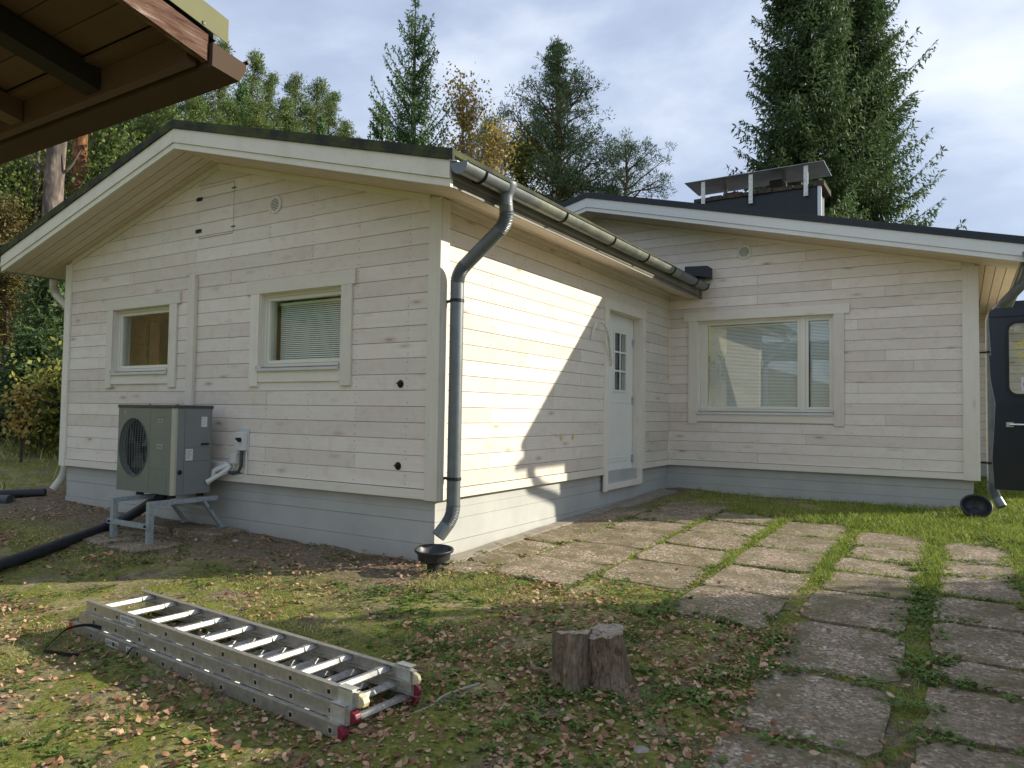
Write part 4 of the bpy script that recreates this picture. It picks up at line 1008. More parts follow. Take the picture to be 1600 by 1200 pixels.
# concrete strip beside the side wall, widening and cracked towards the corner
strip = []; ys = np.linspace(.05, 5.0, 26)
lft = [(.0-.02, y) for y in ys]; rgt = [(.10+.012*sin(3*y)+(.10 if y > 3.4 else 0), y) for y in ys]
b = MB(); v = [(x, y, ghf(x, y)+.020+.004*sin(9*y)) for x, y in lft]+[(x, y, ghf(x, y)+.013) for x, y in rgt]+[(x+.006, y, ghf(x, y)-.03) for x, y in rgt]
n = len(ys); b.add(v, [(i, i+1, n+i+1, n+i) for i in range(n-1)]+[(n+i, n+i+1, 2*n+i+1, 2*n+i) for i in range(n-1)])
MT['concrete'] = simple('old_concrete', (.29, .26, .21), .9, 0, .2, .2, 9, .4, 60, .005)
o = part('concrete_strip', b, 'concrete'); o['kind'] = 'structure'
# ------------------------------------------------------------ van with its rear door swung open
VX0, VX1, VY0, VY1, VZ0, VZ1 = 4.80, 6.6, -3.4, 1.60, -.02, 1.46
van = root('van', (5.7, -1, -.5), 'dark blue van with an open rear door carrying yellow window lettering', 'van')
prof = [(VX0+.02, VZ0), (VX0, .1), (VX0-.02, .55), (VX0+.03, .75), (VX0+.12, 1.28), (VX0+.26, VZ1-.02), (VX0+.5, VZ1)]
prof = prof+[(VX0+VX1-x, z) for x, z in reversed(prof)]
part('body', MB().prism(prof, 'y', VY0+1.0, VY1), 'van', van, smooth=False)
part('bonnet', MB().prism([(VX0+.04, VZ0), (VX0, .5), (VX0+.2, .62), (VX1-.2, .62), (VX1, .5), (VX1-.04, VZ0)], 'y', VY0, VY0+.998), 'van', van)
for y in (VY0+1.4, VY0+2.7): part('side_window', MB().add([(VX0+.045, y, .80), (VX0+.045, y+1.0, .80), (VX0+.105, y+1.0, 1.2), (VX0+.105, y, 1.2)], [(0, 1, 2, 3)]), 'pump_dark', van)
for x in (VX0+.02, VX1-.22):
    for y in (VY0+.75, VY1-.9):
        wh = part('wheel', MB().lathe([(.0, .0), (.30, .0), (.34, .03), (.34, .17), (.30, .2), (.0, .2)], (x, y, -.16), 28, 'x'), 'tyre', van, smooth=True)
        part('rim', MB().lathe([(.0, -.012), (.1, -.012), (.18, -.004), (.2, .0)], (x, y, -.16), 24, 'x'), 'chrome', wh, smooth=True)
DX0, DX1, DY = 3.655, 4.80, 1.60
dz0, dz1 = .205, 1.462
outl = [(DX0+.012, dz0), (DX1, dz0), (DX1, dz1+.02), (DX0+.03, dz1+.005), (DX0-.008, dz1-.014), (DX0-.012, 1.36), (DX0+.0, 1.14), (DX0-.012, 1.135), (DX0-.006, .98), (DX0+.022, .8), (DX0+.012, .6), (DX0, .42)]
wx0, wx1, wz0, wz1 = DX0+.098, DX1-.12, .862, 1.36
# door skin = ring between the outline and the rounded window hole, both sides
def rrect(x0, x1, z0, z1, r, n=5):
    o_ = []
    for cx, cz, a0 in ((x1-r, z1-r, 0), (x0+r, z1-r, pi/2), (x0+r, z0+r, pi), (x1-r, z0+r, 1.5*pi)):
        for k in range(n+1): a = a0+pi/2*k/n; o_.append((cx+r*cos(a), cz+r*sin(a)))
    return o_
hole = rrect(wx0, wx1, wz0, wz1, .055)
def ringfill(outer, inner, y0, y1):
    me = MB(); bm = bmesh.new()
    for y, fl in ((y0, 0), (y1, 1)):
        vo = [bm.verts.new((x, y, z)) for x, z in outer]; vi = [bm.verts.new((x, y, z)) for x, z in inner]
        eo = [bm.edges.new((vo[i], vo[(i+1) % len(vo)])) for i in range(len(vo))]; ei = [bm.edges.new((vi[i], vi[(i+1) % len(vi)])) for i in range(len(vi))]
        bmesh.ops.triangle_fill(bm, edges=eo+ei, use_beauty=True)
        if fl == 0: vo0, vi0 = vo, vi
    for a, b_ in ((vo0, vo), (vi0, vi)):
        for i in range(len(a)): j = (i+1) % len(a); bm.faces.new((a[i], a[j], b_[j], b_[i]))
    bm.verts.index_update(); me.v = [tuple(v.co) for v in bm.verts]; me.f = [tuple(v.index for v in f.verts) for f in bm.faces]; bm.free(); return me
vd = part('rear_door', ringfill(outl, hole, DY-.045, DY), 'van', van, bevel=.0)
part('window_gasket', ringfill(rrect(wx0-.014, wx1+.014, wz0-.014, wz1+.014, .065), rrect(wx0+.006, wx1-.006, wz0+.006, wz1-.006, .05), DY-.052, DY-.046), 'black', vd)
part('drip_rail', MB().box(DX0-.012, DX1, DY-.062, DY-.046, 1.405, 1.435), 'van', vd)
part('waist_crease', MB().box(DX0+.03, DX1, DY-.052, DY-.046, .775, .787), 'van', vd)
part('window', MB().box(wx0+.001, wx1-.001, DY-.026, DY-.022, wz0+.001, wz1-.001), 'glass', vd)
part('handle', MB().box(DX0+.082, DX0+.125, DY-.062, DY-.046, .640, .672).tube([(DX0+.10, DY-.075, .656), (DX0+.15, DY-.085, .656), (DX0+.24, DY-.085, .656), (DX0+.27, DY-.07, .656)], .009, 10), 'chrome', vd, bevel=0, smooth=True)
tm = face_mw((DX0+.190, DY-.0275, 1.215), (cos(.5), 0, sin(.5)), (-sin(.5), 0, cos(.5))); text('SIST', .062, 'yellow', vd, tm, bold=.0006)
tm = face_mw((DX0+.200, DY-.0275, 1.150), (cos(.5), 0, sin(.5)), (-sin(.5), 0, cos(.5))); text('JUV', .062, 'yellow', vd, tm, bold=.0006)
sk = part('sticker', MB().box(DX0+.172, DX0+.30, DY-.028, DY-.0265, .885, .985), 'label', vd)
part('sticker_ring', MB().tube([(DX0+.236+.05*cos(2*pi*i/24), DY-.0285, .935+.040*sin(2*pi*i/24)) for i in range(25)], .0018, 4), 'hose', sk)
# ------------------------------------------------------------ shed roof reaching in from the left
SZ, SXE, SYE = 2.03, 1.0, -2.81; SLS = .215
def sz(y): return (SYE-y)*SLS      # rise towards the viewer
shed = root('shelter', (-1., -4.4, -.7), 'red brown wooden shed roof on added open posts, its open eave and brown gutter reaching in overhead', 'shelter')
yb = -5.3
for (y0) in np.arange(SYE-.13, yb, -.123):
    y1_ = y0-.118
    for xa, xb in ((-2.4, .985),):
        part('sheathing_board', MB().add([(xa, y0, SZ+.095+sz(y0)), (xb, y0, SZ+.095+sz(y0)), (xb, y1_, SZ+.095+sz(y1_)), (xa, y1_, SZ+.095+sz(y1_)), (xa, y0, SZ+.115+sz(y0)), (xb, y0, SZ+.115+sz(y0)), (xb, y1_, SZ+.115+sz(y1_)), (xa, y1_, SZ+.115+sz(y1_))],
             [(0, 1, 2, 3), (7, 6, 5, 4), (0, 4, 5, 1), (1, 5, 6, 2), (2, 6, 7, 3), (3, 7, 4, 0)]), 'shedwood_x', shed)
part('eave_board', MB().box(-2.4, .985, SYE-.125, SYE-.02, SZ+.098, SZ+.118), 'shedwood_x', shed)
part('eave_fascia', MB().box(-2.4, .965, SYE-.055, SYE-.012, SZ-.015, SZ+.096), 'shedwood_x', shed)
for x in (.30, -.36, -1.02, -1.68, -2.34):
    part('rafter', MB().prism([(SYE-.06, SZ+.0), (yb, SZ+sz(yb)), (yb, SZ+.093+sz(yb)), (SYE-.06, SZ+.093)], 'x', x-.03, x+.075), 'rafter' if x > 0 else 'shedwood', shed)  # rafters widened, the foremost near-black, to stand in for the shadow beside it
part('barge_board', MB().prism([(SYE+.0, SZ-.005), (yb, SZ-.005+sz(yb)), (yb, SZ+.098+sz(yb)), (SYE+.0, SZ+.098)], 'x', .988, 1.018), 'barge', shed)
part('rake_flashing', MB().prism([(SYE+.08, SZ+.104-.01), (yb, SZ+.094+sz(yb)), (yb, SZ+.205+sz(yb)), (SYE+.08, SZ+.19)], 'x', 1.026, 1.030).prism([(SYE+.08, SZ+.188), (yb, SZ+.203+sz(yb)), (yb, SZ+.207+sz(yb)), (SYE+.08, SZ+.192)], 'x', .93, 1.0255), 'shedflash', shed)
part('flashing_screw', MB().lathe([(0, .004), (.007, .003), (.008, 0)], (1.030, SYE-.03, SZ+.128), 10, 'x'), 'black', shed)
part('roof_sheet', MB().add([(-2.45, SYE+.06, SZ+.12-.012), (.985, SYE+.06, SZ+.12-.012), (.985, yb, SZ+.12+sz(yb)), (-2.45, yb, SZ+.12+sz(yb)), (-2.45, SYE+.06, SZ+.14-.012), (.985, SYE+.06, SZ+.14-.012), (.985, yb, SZ+.14+sz(yb)), (-2.45, yb, SZ+.14+sz(yb))],
     [(0, 1, 2, 3), (7, 6, 5, 4), (0, 4, 5, 1), (1, 5, 6, 2), (2, 6, 7, 3), (3, 7, 4, 0)]), 'roof_dark', shed)
gy0, gy1 = SYE+.01, SYE+.165
gt = MB().prism([(gy0, SZ+.07), (gy0, SZ-.022), (gy1-.03, SZ-.035), (gy1, SZ+.02), (gy1+.004, SZ+.052), (gy1-.004, SZ+.054), (gy1-.007, SZ+.022), (gy1-.034, SZ-.031), (gy0+.003, SZ-.018), (gy0+.003, SZ+.07)], 'x', -2.4, 1.03)
part('gutter', gt, 'shedgutter', shed)
part('gutter_end', MB().prism([(gy0, SZ+.07), (gy0, SZ-.022), (gy1-.03, SZ-.035), (gy1, SZ+.02), (gy1+.0, SZ+.045)], 'x', 1.0305, 1.034), 'shedgutter', shed)
part('gutter_bead', MB().tube([(-2.4, gy1+.004, SZ+.056), (1.045, gy1+.004, SZ+.056)], .008, 8), 'bracket', shed)
# unseen posts and beam instead of walls, left open to let light through
for x_, y_ in ((-2.2, -3.75), (.1, -3.75), (-2.2, -5.1), (.1, -5.1)): part('post', MB().box(x_-.05, x_+.05, y_-.05, y_+.05, -.9, SZ+sz(y_)), 'shedwood', shed)
part('beam', MB().box(-2.3, .9, -3.80, -3.70, SZ+sz(-3.7)-.13, SZ+sz(-3.7)-.005), 'shedwood', shed)

# ------------------------------------------------------------ foliage materials
def leafmat(name, lo, mid, hi, rough=.6, trans=.0, big=.6, tint=None):
    m = Mat(name, rough, 0, .25)
    r = m.island(); c = m.ramp(r, [(0, lo), (.5, mid), (1, hi)])
    n = m.noise(m.P(rand=13), big, 4); c = m.mix(m.ramp(n, [(.35, 0.), (.7, .55)]), c, tint or hi)
    m.col(c)
    if trans:
        t = m.n('ShaderNodeBsdfTranslucent'); m.l(c, t.inputs[0]); mx = m.n('ShaderNodeMixShader'); mx.inputs[0].default_value = trans
        out = [n_ for n_ in m.t.nodes if n_.type == 'OUTPUT_MATERIAL'][0]
        m.l(m.b.outputs[0], mx.inputs[1]); m.l(t.outputs[0], mx.inputs[2]); m.l(mx.outputs[0], out.inputs[0])
    return m.m
MT['spruce'] = leafmat('spruce_needles', (.035, .075, .032), (.07, .125, .05), (.13, .19, .07), trans=.3, big=.5)
MT['young'] = leafmat('young_spruce_needles', (.07, .13, .06), (.125, .22, .09), (.2, .3, .12), trans=.32, big=.8)
MT['pine'] = leafmat('pine_needles', (.06, .105, .055), (.105, .165, .08), (.18, .25, .12), trans=.3, big=.5)
MT['pine_far'] = leafmat('pine_needles_hill', (.06, .105, .035), (.115, .175, .055), (.21, .27, .085), trans=.3, big=.3)
MT['birchleaf'] = leafmat('yellow_birch_leaves', (.22, .15, .035), (.42, .29, .06), (.60, .46, .14), trans=.35, big=1.)
MT['greenleaf'] = leafmat('green_leaves', (.08, .12, .02), (.18, .22, .045), (.36, .33, .07), trans=.35, big=.6)
MT['olive'] = leafmat('autumn_undergrowth', (.05, .05, .018), (.11, .10, .03), (.24, .18, .06), trans=.3, big=.7)
MT['dryseed'] = leafmat('dry_stalks', (.16, .12, .06), (.30, .24, .12), (.46, .38, .2), trans=.2, big=1)
MT['hillleaf'] = leafmat('hill_leaves', (.05, .085, .02), (.10, .15, .035), (.20, .24, .05), trans=.3, big=.6, tint=(.13, .16, .04))
def bark(name, lo, mid, hi, sc=6, vert=.25):
    m = Mat(name, .9, 0, .15); p = m.P((1, 1, vert), rand=7); n = m.noise(p, sc, 6, .7, .7)
    v = m.n('ShaderNodeTexVoronoi'); v.inputs['Scale'].default_value = 9; m.l(m.P((1, 1, .45), rand=7), v.inputs['Vector']); m.col(m.mix(m.ramp(v.outputs['Distance'], [(.25, 0.), (.6, .6)]), m.ramp(n, [(.32, lo), (.5, mid), (.7, hi)]), lo)); m.bump(n, .8, .03); return m.m
MT['bark'] = bark('grey_brown_bark', (.04, .032, .026), (.10, .08, .065), (.19, .16, .13))
MT['bark_pine'] = bark('orange_pine_bark', (.07, .035, .018), (.24, .115, .055), (.40, .21, .11))
MT['bark_mix'] = bark('grey_pine_bark', (.06, .05, .045), (.20, .165, .14), (.42, .34, .28))
MT['bark_birch'] = bark('pale_birch_bark', (.12, .11, .1), (.42, .40, .36), (.60, .58, .54), 4)
def needles(rs, P, D, L_, W_, droop=0.0, up=None):
    """elongated 4-point leaves: P base (n,3), D direction (n,3), L_, W_ arrays -> V,F"""
    n = len(P); D = D/np.linalg.norm(D, axis=1, keepdims=True)
    q = rs.normal(size=(n, 3)); s = np.cross(D, q); s /= np.linalg.norm(s, axis=1, keepdims=True)+1e-9
    L_ = np.broadcast_to(L_, n)[:, None]; W_ = np.broadcast_to(W_, n)[:, None]
    tip = P+D*L_; tip[:, 2] -= droop*L_[:, 0]; m = P+D*L_*.45
    V = np.stack([P, m+s*W_/2, tip, m-s*W_/2], 1).reshape(-1, 3)
    return V, np.arange(4*n).reshape(-1, 4)
def spruce_mesh(name, H, R, whorls, nb, seed, mat, twig=.30, leaf=(.16, .05), droop=.35, tipup=.25, bare=0., dens=1., taper=1.15, side=None, pw=1.):
    rs = np.random.RandomState(seed); PP = []; DD = []; br = MB()
    for i in range(whorls):
        t = (i+rs.rand()*.6)/whorls; h = H*(bare+(1-bare)*t)
        Lb0 = R*(1-t**pw)**taper*(.85+.3*rs.rand())+.06*R
        for b in range(nb if t < .93 else 3):
            a = rs.rand()*2*pi; Lb = Lb0*(.62+.5*rs.rand())
            if rs.rand() < .05: Lb *= 1.25
            if side is not None: Lb *= side(a, t)
            d = np.array([cos(a), sin(a)]); ns = max(4, int(Lb/.14*dens)+2)
            upa = (.12+.9*t**2)
            pts = []
            for k in range(ns+1):
                s = k/ns; r = Lb*s
                z = h+Lb*(upa*s-droop*(1-t*.9)*s*(1.6-s*.9)+tipup*s*s*.6)
                pts.append((d[0]*r, d[1]*r, z))
            if Lb > .5: br.tube([pts[0], pts[ns//3], pts[2*ns//3], pts[-1]], [.02+.012*Lb*(1-t), .014+.006*Lb*(1-t), .010, .004], 4, cap=False)
            for k in range(1, ns+1):
                s = k/ns; p = np.array(pts[k]); tw = twig*(1.25-s)*min(1, Lb/R*1.6+.25)
                fw = np.array(pts[k])-np.array(pts[k-1]); fw /= np.linalg.norm(fw)+1e-9
                sd = np.array([-d[1], d[0], 0])
                m = max(3, int(6*dens))
                for sg in (-1, 1):
                    dr = sd*sg*(.8+.3*rs.rand())+fw*.75; dr[2] -= .25+droop*(1-t)*1.1*rs.rand()
                    dr /= np.linalg.norm(dr); nl = max(2, int(tw/.075))
                    for q in range(nl):
                        PP.append(p+dr*tw*q/nl+rs.normal(size=3)*.015); DD.append(dr+rs.normal(size=3)*.38)
                        if rs.rand() < .6: PP.append(p+dr*tw*q/nl); DD.append(np.array([0, 0, -.9])+dr*.5+rs.normal(size=3)*.25)
                PP.append(p); DD.append(fw+rs.normal(size=3)*.2)
                PP.append(p); DD.append(fw+np.array([0, 0, .5])+rs.normal(size=3)*.3)
            PP.append(np.array(pts[-1])); DD.append(fw)
    PP.append(np.array([0, 0, H*.985])); DD.append(np.array([0, 0, 1.])); PP = np.array(PP); DD = np.array(DD); n = len(PP)
    V, Fq = needles(rs, PP, DD, leaf[0]*(.6+.8*rs.rand(n)), leaf[1]*(.7+.6*rs.rand(n)), .1)
    crown = npmesh(name+'_crown', V, Fq, MT[mat])
    tr = MB().tube([(0, 0, -1), (0, 0, H*.3), (0, 0, H*.65), (0, 0, H*1.02)], [H*.013+.03, H*.011+.02, H*.006+.015, .008], 9)
    return crown, tr.mesh(name+'_trunk', True), br.mesh(name+'_branches', True), n
def pine_mesh(name, H, R, seed, mat, c0=.35, nl=34, clump=.30, leaf=(.17, .03), per=22, lean=.02, shape=None, forks=0, lowlimbs=0, dens=1.):
    rs = np.random.RandomState(seed); PP = []; DD = []; br = MB(); tr = MB()
    tp = [(0, 0, -1)]
    for k in range(1, 9): tp.append((lean*H*sin(k*.9+seed)*k/8, lean*H*cos(k*.7+seed)*k/8, H*k/8*.985))
    trr = [(.016*H+.03)*(1-k/8.6)+.015 for k in range(9)]
    tr.tube(tp, trr, 10)
    def trunk(z):
        k = min(7.999, max(0, z/H*8)); i = int(k); a = np.array(tp[i]); b = np.array(tp[i+1]); return a+(b-a)*(k-i)
    def blob(p, r, m):
        u = rs.normal(size=(m, 3)); u /= np.linalg.norm(u, axis=1, keepdims=True)
        PP.append(p+u*r*(rs.rand(m, 1)**.4)*np.array([1, 1, .7])); DD.append(u*.7+rs.normal(size=(m, 3))*.45+np.array([0, 0, .45]))
    top_thin = shape is not None and nl > 80; shape = shape or (lambda t: (1-t)**.65*(.55+.45*sin(min(1, t*2.2)*pi/2)))
    for i in range(nl):
        t = ((i+rs.rand())/nl)**(1.05 if top_thin else 1); h = H*(c0+(1-c0)*t); Lb = R*shape(t)*(.55+.6*rs.rand())+(.15 if not top_thin else .16*(1-t)+.04); a = rs.rand()*2*pi
        p0 = trunk(h); d = np.array([cos(a), sin(a), .25+.5*t]); pts = [p0]; ns = max(3, int(Lb/.35)+1)
        for k in range(ns):
            d = d+np.array([rs.normal()*.22, rs.normal()*.22, .05+rs.normal()*.14]); d /= np.linalg.norm(d); pts.append(pts[-1]+d*Lb/ns)
        br.tube([tuple(p) for p in pts], [max(.008, (.014+.018*Lb)*(1-k/(len(pts)))) for k in range(len(pts))], 5, cap=False)
        for k in range(1, len(pts)):
            if k/len(pts) < .3 and Lb > 1.2: continue
            for _ in range(max(1, int((2+Lb*.6)*dens))):
                off = rs.normal(size=3)*np.array([.36, .36, .16])*min(1, .3+Lb*.35); q = pts[k]+off
                if Lb > .9: br.tube([tuple(pts[k-1]), tuple(q)], [.010, .004], 3, cap=False)
                blob(q, clump*(.6+.6*rs.rand())*(1.15-.75*t if top_thin else 1), int(per*(1-.45*t)) if top_thin else per)
        blob(pts[-1], clump*(1.1-.7*t if top_thin else 1), int(per*(1-.6*t)) if top_thin else per)
    blob(trunk(H*.99), clump*.3, per//3)
    PP = np.concatenate(PP); DD = np.concatenate(DD); n = len(PP)
    V, Fq = needles(rs, PP, DD, leaf[0]*(.6+.8*rs.rand(n)), leaf[1]*(.7+.7*rs.rand(n)))
    return npmesh(name+'_crown', V, Fq, MT[mat]), tr.mesh(name+'_trunk', True), br.mesh(name+'_branches', True), n
def leafy_mesh(name, H, R, seed, mat, nl=40, per=16, leaf=(.07, .05), c0=.25, spread=.35, wide=1., ratio=1., tw=.6):
    rs = np.random.RandomState(seed); PP = []; DD = []; br = MB(); tr = MB()
    tr.tube([(0, 0, -.6), (.02*H, 0, H*.4), (-.01*H, .02*H, H*.7), (.0, 0, H*.97)], [.016*H+.012, .011*H+.008, .006*H+.005, .004], 7)
    for i in range(nl):
        t = rs.rand()**.8; h = H*(c0+(1-c0)*t*.95); Lb = R*sqrt(max(.02, 1-(t*1.05-.35)**2/.6))*(.6+.6*rs.rand()) if t < .98 else .2
        a = rs.rand()*2*pi; d = np.array([cos(a), sin(a), .55+.9*t]); d /= np.linalg.norm(d); pts = [np.array([0, 0, h])]; ns = 5
        for k in range(ns): d = d+rs.normal(size=3)*.2; d /= np.linalg.norm(d); pts.append(pts[-1]+d*Lb/ns)
        br.tube([tuple(p) for p in pts], [.006+.010*Lb*(1-k/5.5) for k in range(6)], 4, cap=False)
        for k in range(1, 6):
            for _ in range(per):
                q = pts[k]+rs.normal(size=3)*spread*tw*(.4+.12*k); PP.append(q); DD.append(rs.normal(size=3)+np.array([0, 0, -.4]))
            e = pts[k]+rs.normal(size=3)*spread*.8; br.tube([tuple(pts[k]), tuple(e)], [.006, .002], 3, cap=False)
    PP = np.array(PP); DD = np.array(DD); n = len(PP)
    V, Fq = needles(rs, PP, DD, leaf[0]*(.6+.8*rs.rand(n)), leaf[1]*(.7+.6*rs.rand(n)))
    return npmesh(name+'_crown', V, Fq, MT[mat]), tr.mesh(name+'_trunk', True), br.mesh(name+'_branches', True), n
def plant(kind, meshes, loc, label, cat='tree', rz=0, sc=1., barkm='bark', group=None, crown='crown'):
    cr_, tr_, br_, n = meshes
    if not tr_.materials: tr_.materials.append(MT[barkm]); br_.materials.append(MT[barkm])
    r = bpy.data.objects.new(kind, None); COL.objects.link(r); r.location = loc; r.rotation_euler = (0, 0, rz); r.scale = (sc, sc, sc) if not hasattr(sc, '__len__') else sc
    tag(r, label, cat, group)
    for nm, me in ((crown, cr_), ('trunk', tr_), ('branches', br_)):
        c = bpy.data.objects.new(nm, me); COL.objects.link(c); c.parent = r
    return r
def at(u, v, depth):
    return CAM+(F+R_*((u-800)/1136.43)-U_*((v-600)/1136.43))*depth
# big spruce pair right of the chimney
A = at(1255, 300, 24); B = at(1340, 300, 25.5)
H1 = 21
plant('spruce_tree', spruce_mesh('big_spruce', 20.5, 2.5, 52, 10, 11, 'spruce', twig=.75, leaf=(.17, .055), droop=.72, tipup=.5, bare=.10, dens=.8, taper=.75, pw=1.3), (A.x, A.y, -.3), 'tall dark spruce on the left of the pair behind the chimney')
plant('spruce_tree', spruce_mesh('big_spruce_b', 19.5, 2.75, 54, 10, 23, 'spruce', twig=.8, leaf=(.17, .055), droop=.8, tipup=.6, bare=.10, dens=.8, taper=.7, pw=1.3), (B.x, B.y, -.3), 'tall drooping spruce on the right of the pair behind the chimney', rz=1.)
# young spruce over the near roof
Yp = at(645, 225, 21.5); yb_ = ghf(Yp.x, Yp.y); top = at(640, -2, 21.5).z
plant('spruce_tree', spruce_mesh('young_spruce', top-yb_, 2.3, 26, 9, 5, 'young', twig=.38, leaf=(.12, .040), droop=.18, tipup=1.0, dens=1.7, taper=.85), (Yp.x, Yp.y, yb_), 'slender young spruce with upturned branches above the near roof')
Yq = at(597, 225, 20.5); yq = ghf(Yq.x, Yq.y); tq = at(597, 150, 20.5).z
plant('spruce_tree', spruce_mesh('small_spruce', tq-yq, 1.4, 20, 8, 15, 'young', twig=.38, leaf=(.13, .045), droop=.3, tipup=.5, taper=.9), (Yq.x, Yq.y, yq), 'small spruce at the left foot of the slender young spruce')
# yellow birch
Bp = at(722, 225, 22.5); bb = ghf(Bp.x, Bp.y); bt = at(722, 130, 22.5).z
plant('birch_tree', leafy_mesh('birch', bt-bb, 1.35, 8, 'birchleaf', nl=70, per=9, leaf=(.10, .075), c0=.5, spread=.38), (Bp.x, Bp.y, bb), 'thin birch with yellow autumn leaves beside the young spruce', barkm='bark_birch')
Bq = at(770, 240, 21); bq = ghf(Bq.x, Bq.y); bt = at(770, 208, 21).z
plant('birch_tree', leafy_mesh('low_birch', bt-bq, 1.2, 18, 'birchleaf', nl=46, per=8, leaf=(.10, .075), c0=.55, spread=.36), (Bq.x, Bq.y, bq), 'low yellow leafed tree just above the gutter end', barkm='bark_birch')
# big pine
Pp = at(872, 300, 25); pb = ghf(Pp.x, Pp.y); pt = at(866, 58, 25).z
pshape = lambda t: max(.03, min(1., (1.0-t)*1.5))*(.72+.28*sin(t*21))
plant('pine_tree', pine_mesh('big_pine', pt-pb, 3.2, 4, 'pine', c0=.40, nl=120, clump=.30, leaf=(.12, .030), per=46, shape=pshape, lean=.004), (Pp.x, Pp.y, pb), 'broad pine with a pointed top between the two house roofs', barkm='bark_pine')
Pq = at(965, 300, 26); pb = ghf(Pq.x, Pq.y); pt = at(952, 222, 26).z
plant('pine_tree', pine_mesh('side_pine', pt-pb, 2.2, 14, 'pine', c0=.66, nl=26, clump=.24, leaf=(.12, .022), per=46, lean=.03), (Pq.x, Pq.y, pb), 'low sparse pine crown right of the broad pine', barkm='bark_pine')
Pr = at(763, 240, 27); pb = ghf(Pr.x, Pr.y); pt = at(757, 190, 27).z
plant('pine_tree', pine_mesh('narrow_pine', pt-pb, 1.5, 24, 'pine', c0=.6, nl=34, clump=.24, leaf=(.13, .026), per=40), (Pr.x, Pr.y, pb), 'narrow dark pine between the birch and the broad pine', barkm='bark_pine')
Ps = at(815, 270, 24); pb = ghf(Ps.x, Ps.y); pt = at(815, 222, 24).z
plant('leafy_tree', leafy_mesh('green_tree', pt-pb, 1.6, 33, 'greenleaf', nl=60, per=16, leaf=(.10, .08), c0=.5, spread=.4), (Ps.x, Ps.y, pb), 'yellow green leafy tree low behind the gutter')
# the wooded hill on the left
pm = [pine_mesh('hill_pine_%d' % i, 12, r_, 40+i, 'pine_far', c0=c0, nl=int(nl*1.35), clump=.29, leaf=(.17, .042), per=26, shape=sh) for i, (r_, c0, nl, sh) in enumerate((
    (2.3, .28, 46, lambda t: max(.06, (1.0-t)**.95)), (1.9, .35, 40, lambda t: max(.06, (1.0-t)**.8)), (2.6, .25, 50, lambda t: max(.10, (1.02-t)**.75))))]
sm = [spruce_mesh('hill_spruce_%d' % i, 10, r_, 34, 6, 60+i, 'young', twig=.5, leaf=(.22, .075), droop=.35, tipup=.35, dens=.8, taper=.9) for i, r_ in enumerate((2.0, 1.5))]
bmh = [leafy_mesh('hill_leafy_%d' % i, 7, 2.2, 70+i, m_, nl=60, per=14, leaf=(.15, .11), c0=.15, spread=.5) for i, m_ in enumerate(('hillleaf', 'olive', 'birchleaf'))]
spots = [  # u, v of the top, depth, mesh, kind
 (350, 66, 30, 0, 'p'), (395, 82, 31, 1, 'p'), (318, 100, 29, 2, 'p'), (425, 118, 32, 0, 'p'), (462, 122, 34, 1, 'p'), (490, 130, 35, 2, 'p'), (520, 146, 36, 0, 'p'), (502, 185, 33, 0, 's'),
 (270, 60, 30, 1, 'p'), (225, 60, 30, 0, 'p'), (180, 70, 28, 2, 'p'), (130, 60, 31, 1, 'p'), (80, 50, 30, 0, 'p'), (20, 60, 28, 2, 'p'), (-40, 60, 29, 1, 'p'),
 (250, 150, 24, 2, 'p'), (300, 150, 25, 0, 'p'), (365, 160, 26, 1, 'p'), (410, 165, 27, 2, 'p'), (450, 175, 28, 0, 'p'), (150, 160, 25, 0, 'p'), (60, 150, 26, 1, 's'),
 (20, 200, 20, 0, 's'), (105, 215, 21, 2, 'p'), (45, 230, 19, 1, 's'), (-10, 280, 17, 0, 's'), (150, 230, 22, 1, 'p'), (545, 192, 37, 1, 'p'), (380, 130, 29, 0, 's'), (330, 190, 24, 1, 's'), (200, 180, 22, 0, 's'), (440, 150, 31, 2, 'p'), (560, 215, 40, 0, 'p')]
for i, (u, v, d, k, kd) in enumerate(spots):
    P = at(u, v, d); b = ghf(P.x, P.y); hgt = max(3, P.z-b); meshes = (pm if kd == 'p' else sm)[k % len(pm if kd == 'p' else sm)]; base = 12 if kd == 'p' else 10
    s = hgt/base; ws = min(1.25, max(.75, s))*rnd.uniform(.85, 1.1)
    plant('pine_tree' if kd == 'p' else 'spruce_tree', meshes, (P.x, P.y, b), 'green pine on the wooded hillside left of the house' if kd == 'p' else 'green spruce on the wooded hillside left of the house', rz=rnd.uniform(0, 6.28), sc=(ws, ws, s), barkm='bark_pine' if kd == 'p' else 'bark', group='hillside pines' if kd == 'p' else 'hillside spruces')
for i, (u, v, d, k) in enumerate([(20, 250, 17, 0), (60, 262, 18, 1), (165, 215, 20, 0), (215, 200, 21, 0), (5, 330, 16, 1), (190, 235, 18, 0), (145, 262, 21, 2), (250, 190, 23, 0), (-30, 240, 17, 0), (60, 380, 18, 1), (10, 430, 15.5, 1)]):
    P = at(u, v, d); b = ghf(P.x, P.y); s = max(1.2, P.z-b)/7
    plant('leafy_tree', bmh[k], (P.x, P.y, b), ('green and yellow leafy tree on the lower slope of the hillside', 'brownish autumn undergrowth tree on the lower slope', 'bright yellow leafed tree on the hillside')[k], rz=rnd.uniform(0, 6), sc=(max(.5, s)*.9, max(.5, s)*.9, s), group=('green leafy trees on the slope', 'brown undergrowth trees', 'yellow hillside trees')[k], barkm='bark')
